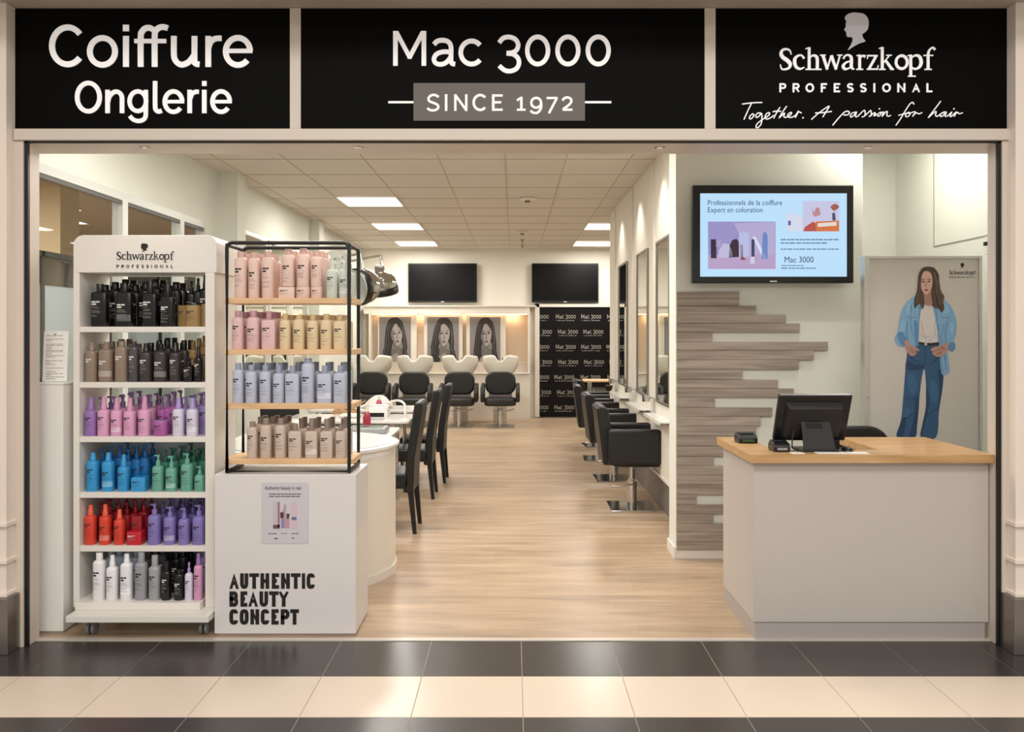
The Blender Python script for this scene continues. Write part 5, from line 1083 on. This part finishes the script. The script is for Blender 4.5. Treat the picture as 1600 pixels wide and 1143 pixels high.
nail_table(8.22, 8.92, 'white nail table in the middle of the row', -1.0)
nail_table(9.35, 9.98, 'white nail table deepest in the salon, by the wash chairs', -.98)
def on(px, py, Z_): Y_ = (EYE - Z_) * F / (py - HY); return PX(px, Y_), Y_
# things on the nail tables
x, y = -1.35, 8.75
t = thing('towel_heap', 'crumpled white towels on the nail table behind the drum counter', 'towel', (-1.50, 9.62, .765))
mb = MB(); rnd = random.Random(9); vs = []; n_ = 12
for j in range(5):
    for i in range(n_):
        a = 2 * math.pi * i / n_; rr_ = (.14, .15, .11, .07, .02)[j] * rnd.uniform(.8, 1.2); vs.append((rr_ * math.cos(a) * 1.2, rr_ * math.sin(a), (0, .035, .08, .12, .145)[j] + rnd.uniform(-.012, .012) * (j > 0)))
mb.add(vs, [(j * n_ + i, j * n_ + (i + 1) % n_, (j + 1) * n_ + (i + 1) % n_, (j + 1) * n_ + i) for j in range(4) for i in range(n_)] + [tuple(range(4 * n_, 5 * n_)), tuple(range(n_ - 1, -1, -1))])
mb.build('cloth', mat('towel_white', (232, 228, 222), .9, bump=.5, nscale=60), t, 80, sub=1)
t = thing('desk_lamp', 'white arched lamp clamped to the middle nail table', 'lamp', (-1.12, 8.55, .765))
MB().tube(smooth_path([(.06, -.14, .0), (.06, -.13, .08), (.04, -.05, .14), (-.05, .1, .16), (-.18, .2, .12)], k=6), .012, 8).build('arm', M_gloss, t, 60)
MB().box(-.34, -.14, .16, .24, .09, .115).build('lamp_head', M_gloss, t, bevel=.01)
MB().lathe([(.05, 0), (.05, .012)], 16, c=(.06, -.14, 0)).build('clamp', M_gloss, t)
for px, py, tb, c, lb in [(596, 645, .765, (186, 60, 104), 'pink nail lamp bottle on the nail table nearest the wash chairs'), (577, 668, .765, (150, 40, 62), 'dark red tall bottle beside the black rack frame')]:
    x, y = (-1.38, 8.84) if px > 580 else (-1.28, 7.52); t = thing('nail_bottle', lb, 'bottle', (x, y, tb))
    MB().lathe([(.028, 0), (.034, .02), (.034, .10), (.02, .15), (.012, .155)], 18).build('body', mat('nail_' + lb[:4].strip(), c, .3), t, 50)
    MB().lathe([(.014, .15), (.014, .19)], 12).build('cap', M_white, t, 50)
x, y = on(575, 640, .765)
t = thing('brush_tray', 'small wooden tray with brushes behind the black rack', 'tray', (-1.75, 9.0, .765))
MB().box(-.12, .12, -.07, .07, 0, .012).box(-.12, .12, -.07, -.062, .012, .04).box(-.12, .12, .062, .07, .012, .04).box(-.12, -.112, -.062, .062, .012, .04).box(.112, .12, -.062, .062, .012, .04).build('tray', M_oak, t)
for i in range(4):
    b = MB().tube([(-.09 + i * .04, 0, .03), (.05 + i * .05, .03, .10 + .01 * i)], .006, 6).build('brush', [M_chrome, M_white, M_blackm, M_birch][i], t)
for px, Y_, lb in [(452, 7.3, 'white dust lamp box on the nearest nail table'), (590, 8.6, 'white nail drying lamp on the middle nail table')]:
    x = PX(px, Y_) if px > 500 else -1.9
    t = thing('nail_dryer', lb, 'nail dryer', (x if x < -1.3 else -1.4, Y_, .765))
    mb = MB(); mb.poly_xz(rrect(-.11, .11, 0, .10, .045, 6, (0, 0, 1, 1)), -.1, .1); mb.build('shell', M_gloss, t, 50, bevel=.004)
    MB().box(-.08, .08, -.103, -.1, .01, .05).build('opening', M_blackm, t)
t = thing('table_fan_filter', 'grey glass-topped box on the nearest nail table by the drum counter', 'dust collector', (-1.22, 7.25, .765))
MB().box(-.16, .16, -.12, .12, 0, .05).build('housing', mat('filter_grey', (150, 152, 152), .3), t, bevel=.015)
MB().box(-.13, .13, -.09, .09, .05, .054).build('glass', M_shelfglass, t)

# high-back chairs facing the nail tables
def high_chair():
    t = thing('dining_chair', '', 'chair', (0, 0, 0))
    mb = MB(); mb.prism([(-.07, .33), (.01, .33), (.02, .60), (.085, 1.02), (.075, 1.05), (.02, 1.045), (-.045, .62)], lambda x, z: (x, -.22, z), lambda x, z: (x, .22, z))
    mb.build('backrest', M_leather, t, 50, bevel=.014, seg=3)
    MB().box(-.46, -.02, -.22, .22, .36, .485).build('seat', M_leather, t, 50, bevel=.02, seg=3)
    for sy in (-.19, .19):
        mb = MB(); mb.prism([(-.035, .34), (.01, .34), (.035, 0), (.005, 0)], lambda x, z: (x, sy - .02, z), lambda x, z: (x, sy + .02, z)); mb.build('leg', M_blackm, t)
        mb = MB(); mb.prism([(-.45, .37), (-.41, .37), (-.415, 0), (-.445, 0)], lambda x, z: (x, sy - .02, z), lambda x, z: (x, sy + .02, z)); mb.build('leg', M_blackm, t)
    return t
hc = high_chair()
for i, (x, y, lb) in enumerate([(-.81, 7.08, 'black high-back leather chair closest to the drum counter'), (-.80, 8.52, 'black high-back leather chair in the middle of the aisle row'), (-.76, 9.42, 'black high-back leather chair deepest in the aisle row')]):
    o = hc if i == 0 else copy_tree(hc); o.location = (x, y, 0); tag(o, lb, 'chair', 'high-back chairs at the nail tables')
# stools of the nail technicians on the wall side
def stool():
    t = thing('technician_chair', '', 'chair', (0, 0, 0))
    MB().box(-.24, .2, -.22, .22, .44, .52).build('seat', M_leather, t, 50, bevel=.03, seg=3)
    mb = MB(); mb.prism([(-.22, .58), (-.17, .58), (-.20, .95), (-.25, .95)], lambda x, z: (x, -.20, z), lambda x, z: (x, .20, z)); mb.build('backrest', M_leather, t, 50, bevel=.02, seg=3)
    MB().tube([(-.2, 0, .62), (-.19, 0, .46)], .02, 8).build('back_support', M_blackm, t)
    MB().tube([(-.02, 0, .06), (-.02, 0, .45)], .025, 12).build('post', M_chrome, t, 50)
    mb = MB()
    for k in range(5): a = 2 * math.pi * k / 5 + .3; mb.tube([(-.02, 0, .07), (-.02 + .22 * math.cos(a), .22 * math.sin(a), .03)], .016, 8)
    mb.build('base', M_chrome, t); return t
sc0 = stool()
for i, (x, y, rz, lb) in enumerate([(-2.32, 7.4, 0, 'black stool with backrest behind the nearest nail table'), (-2.3, 8.7, -60, 'black stool with backrest between the nail tables, seen through the rack')]):
    o = sc0 if i == 0 else copy_tree(sc0); o.location = (x, y, 0); o.rotation_euler.z = R(rz); tag(o, lb, 'chair', 'technician stools')

# chrome hood dryers hanging over the nail tables
def hood():
    t = thing('hood_dryer', '', 'hood dryer', (0, 0, 0))
    pr = [(.235, -.11)] + [(.235 * math.cos(R(a)), .235 * math.sin(R(a)) * .95 + .02) for a in range(0, 90, 9)] + [(.02, .245)]
    MB().lathe(pr, 28, caps=False).build('shell', mat('hood_chrome', (190, 188, 184), .16, 1.0), t, 60)
    MB().lathe([(.242, -.13), (.25, -.11), (.25, -.03), (.24, -.02)], 28, caps=False).build('black_band', M_plastic, t, 60)
    MB().lathe([(.236, -.14), (.228, -.12), (.15, .12), (.0, .19)], 24, caps=False).build('inner_liner', mat('liner_grey', (214, 218, 214), .35), t, 60)
    MB().box(-.07, .07, -.07, .07, .21, .33).build('motor_box', M_steel, t, 60, bevel=.02, seg=3)
    return t
for i, (px, py, Y_, rx, ry, sc_, lb) in enumerate([(566, 447, 11.2, -80, 0, .98, 'grey-white hood dryer facing the aisle, partly hidden by the black rack'), (597, 446, 12.0, 16, -6, .88, 'chrome hood dryer beside the other one, hanging over the nail tables')]):
    o = hood(); o.location = (PX(px, Y_), Y_, PZ(py, Y_)); o.rotation_euler = (R(rx), R(ry), R(-38 if i == 0 else 0)); o.scale = (sc_,) * 3; tag(o, lb, 'hood dryer', 'hanging hood dryers')
    PM = Matrix.LocRotScale(o.location, o.rotation_euler, o.scale).inverted()
    W0 = Matrix.Translation((-2.88, Y_ + .1, PZ(447, Y_) + .33)); L_ = PX(px, Y_) + 2.88
    for nm, mb, m in (('support_arm', MB().tube([(0, 0, -.12), (L_ * .55, -.03, .02), (L_ - .02, -.1, .10)], .016, 8), M_chrome),
                      ('joint', MB().tube([(L_ - .02, -.1, .10), (L_, -.1, -.10)], .022, 8), M_chrome), ('wall_plate', MB().box(0, .02, -.06, .06, -.2, -.04), M_steel)):
        c = mb.build(nm, m, o, 50); c.matrix_parent_inverse = PM; c.matrix_basis = W0
# white-framed mirrors on the side wall, seen through the rack
for i, (y0, y1, lb) in enumerate([(9.15, 9.95, 'white-framed tall mirror on the side wall just past the first pilaster'), (10.15, 10.95, 'white-framed tall mirror on the side wall, middle one'), (11.15, 11.95, 'white-framed tall mirror on the side wall before the second pilaster')]):
    t = thing('side_wall_mirror', lb, 'mirror', (-2.88, (y0 + y1) / 2, .9), group='mirrors on the side wall'); h = (y1 - y0) / 2
    MB().box(.001, .012, -h, h, 0, 1.75).build('mirror_glass', M_mirror, t)
    MB().box(0, .03, -h - .04, -h, -.04, 1.79).box(0, .03, h, h + .04, -.04, 1.79).box(0, .03, -h, h, -.04, 0).box(0, .03, -h, h, 1.75, 1.79).build('frame', M_white, t, bevel=.003)

# ------------------------------------------------------------------ printed marks and screen contents hang under the surface they are on
def under(root_name, host, test):
    for o in [q for q in COL.objects if q.type == 'EMPTY' and q.name.split('.')[0] == root_name]:
        cs = list(o.children); h = [c for c in cs if c.name.split('.')[0] == host]
        if not h: continue
        for c in cs:
            if c is not h[0] and test(c.name.split('.')[0]): c.parent = h[0]
under('poster_stand', 'poster_panel', lambda n: n.startswith('printed'))
under('television', 'screen', lambda n: n not in ('casing', 'wall_bracket', 'badge'))
under('framed_portrait', 'print_ground', lambda n: n != 'frame')
under('flyer', 'sheet', lambda n: True)
under('price_list', 'board', lambda n: n == 'print')
for k in ('pump_bottle', 'spray_bottle', 'capped_bottle', 'square_bottle', 'product_jar', 'product_carton', 'product_tub', 'dropper_bottle'):
    under(k, 'bottle_body' if False else 'body', lambda n: n in ('print', 'fine_print', 'label_band'))
under('cash_register_monitor', 'stand', lambda n: n in ('slot',))
under('patterned_wall_panel', 'panel', lambda n: n == 'lettering')
under('display_plinth', 'box', lambda n: n == 'lettering')
under('card_terminal', 'housing', lambda n: n in ('keypad', 'marking'))
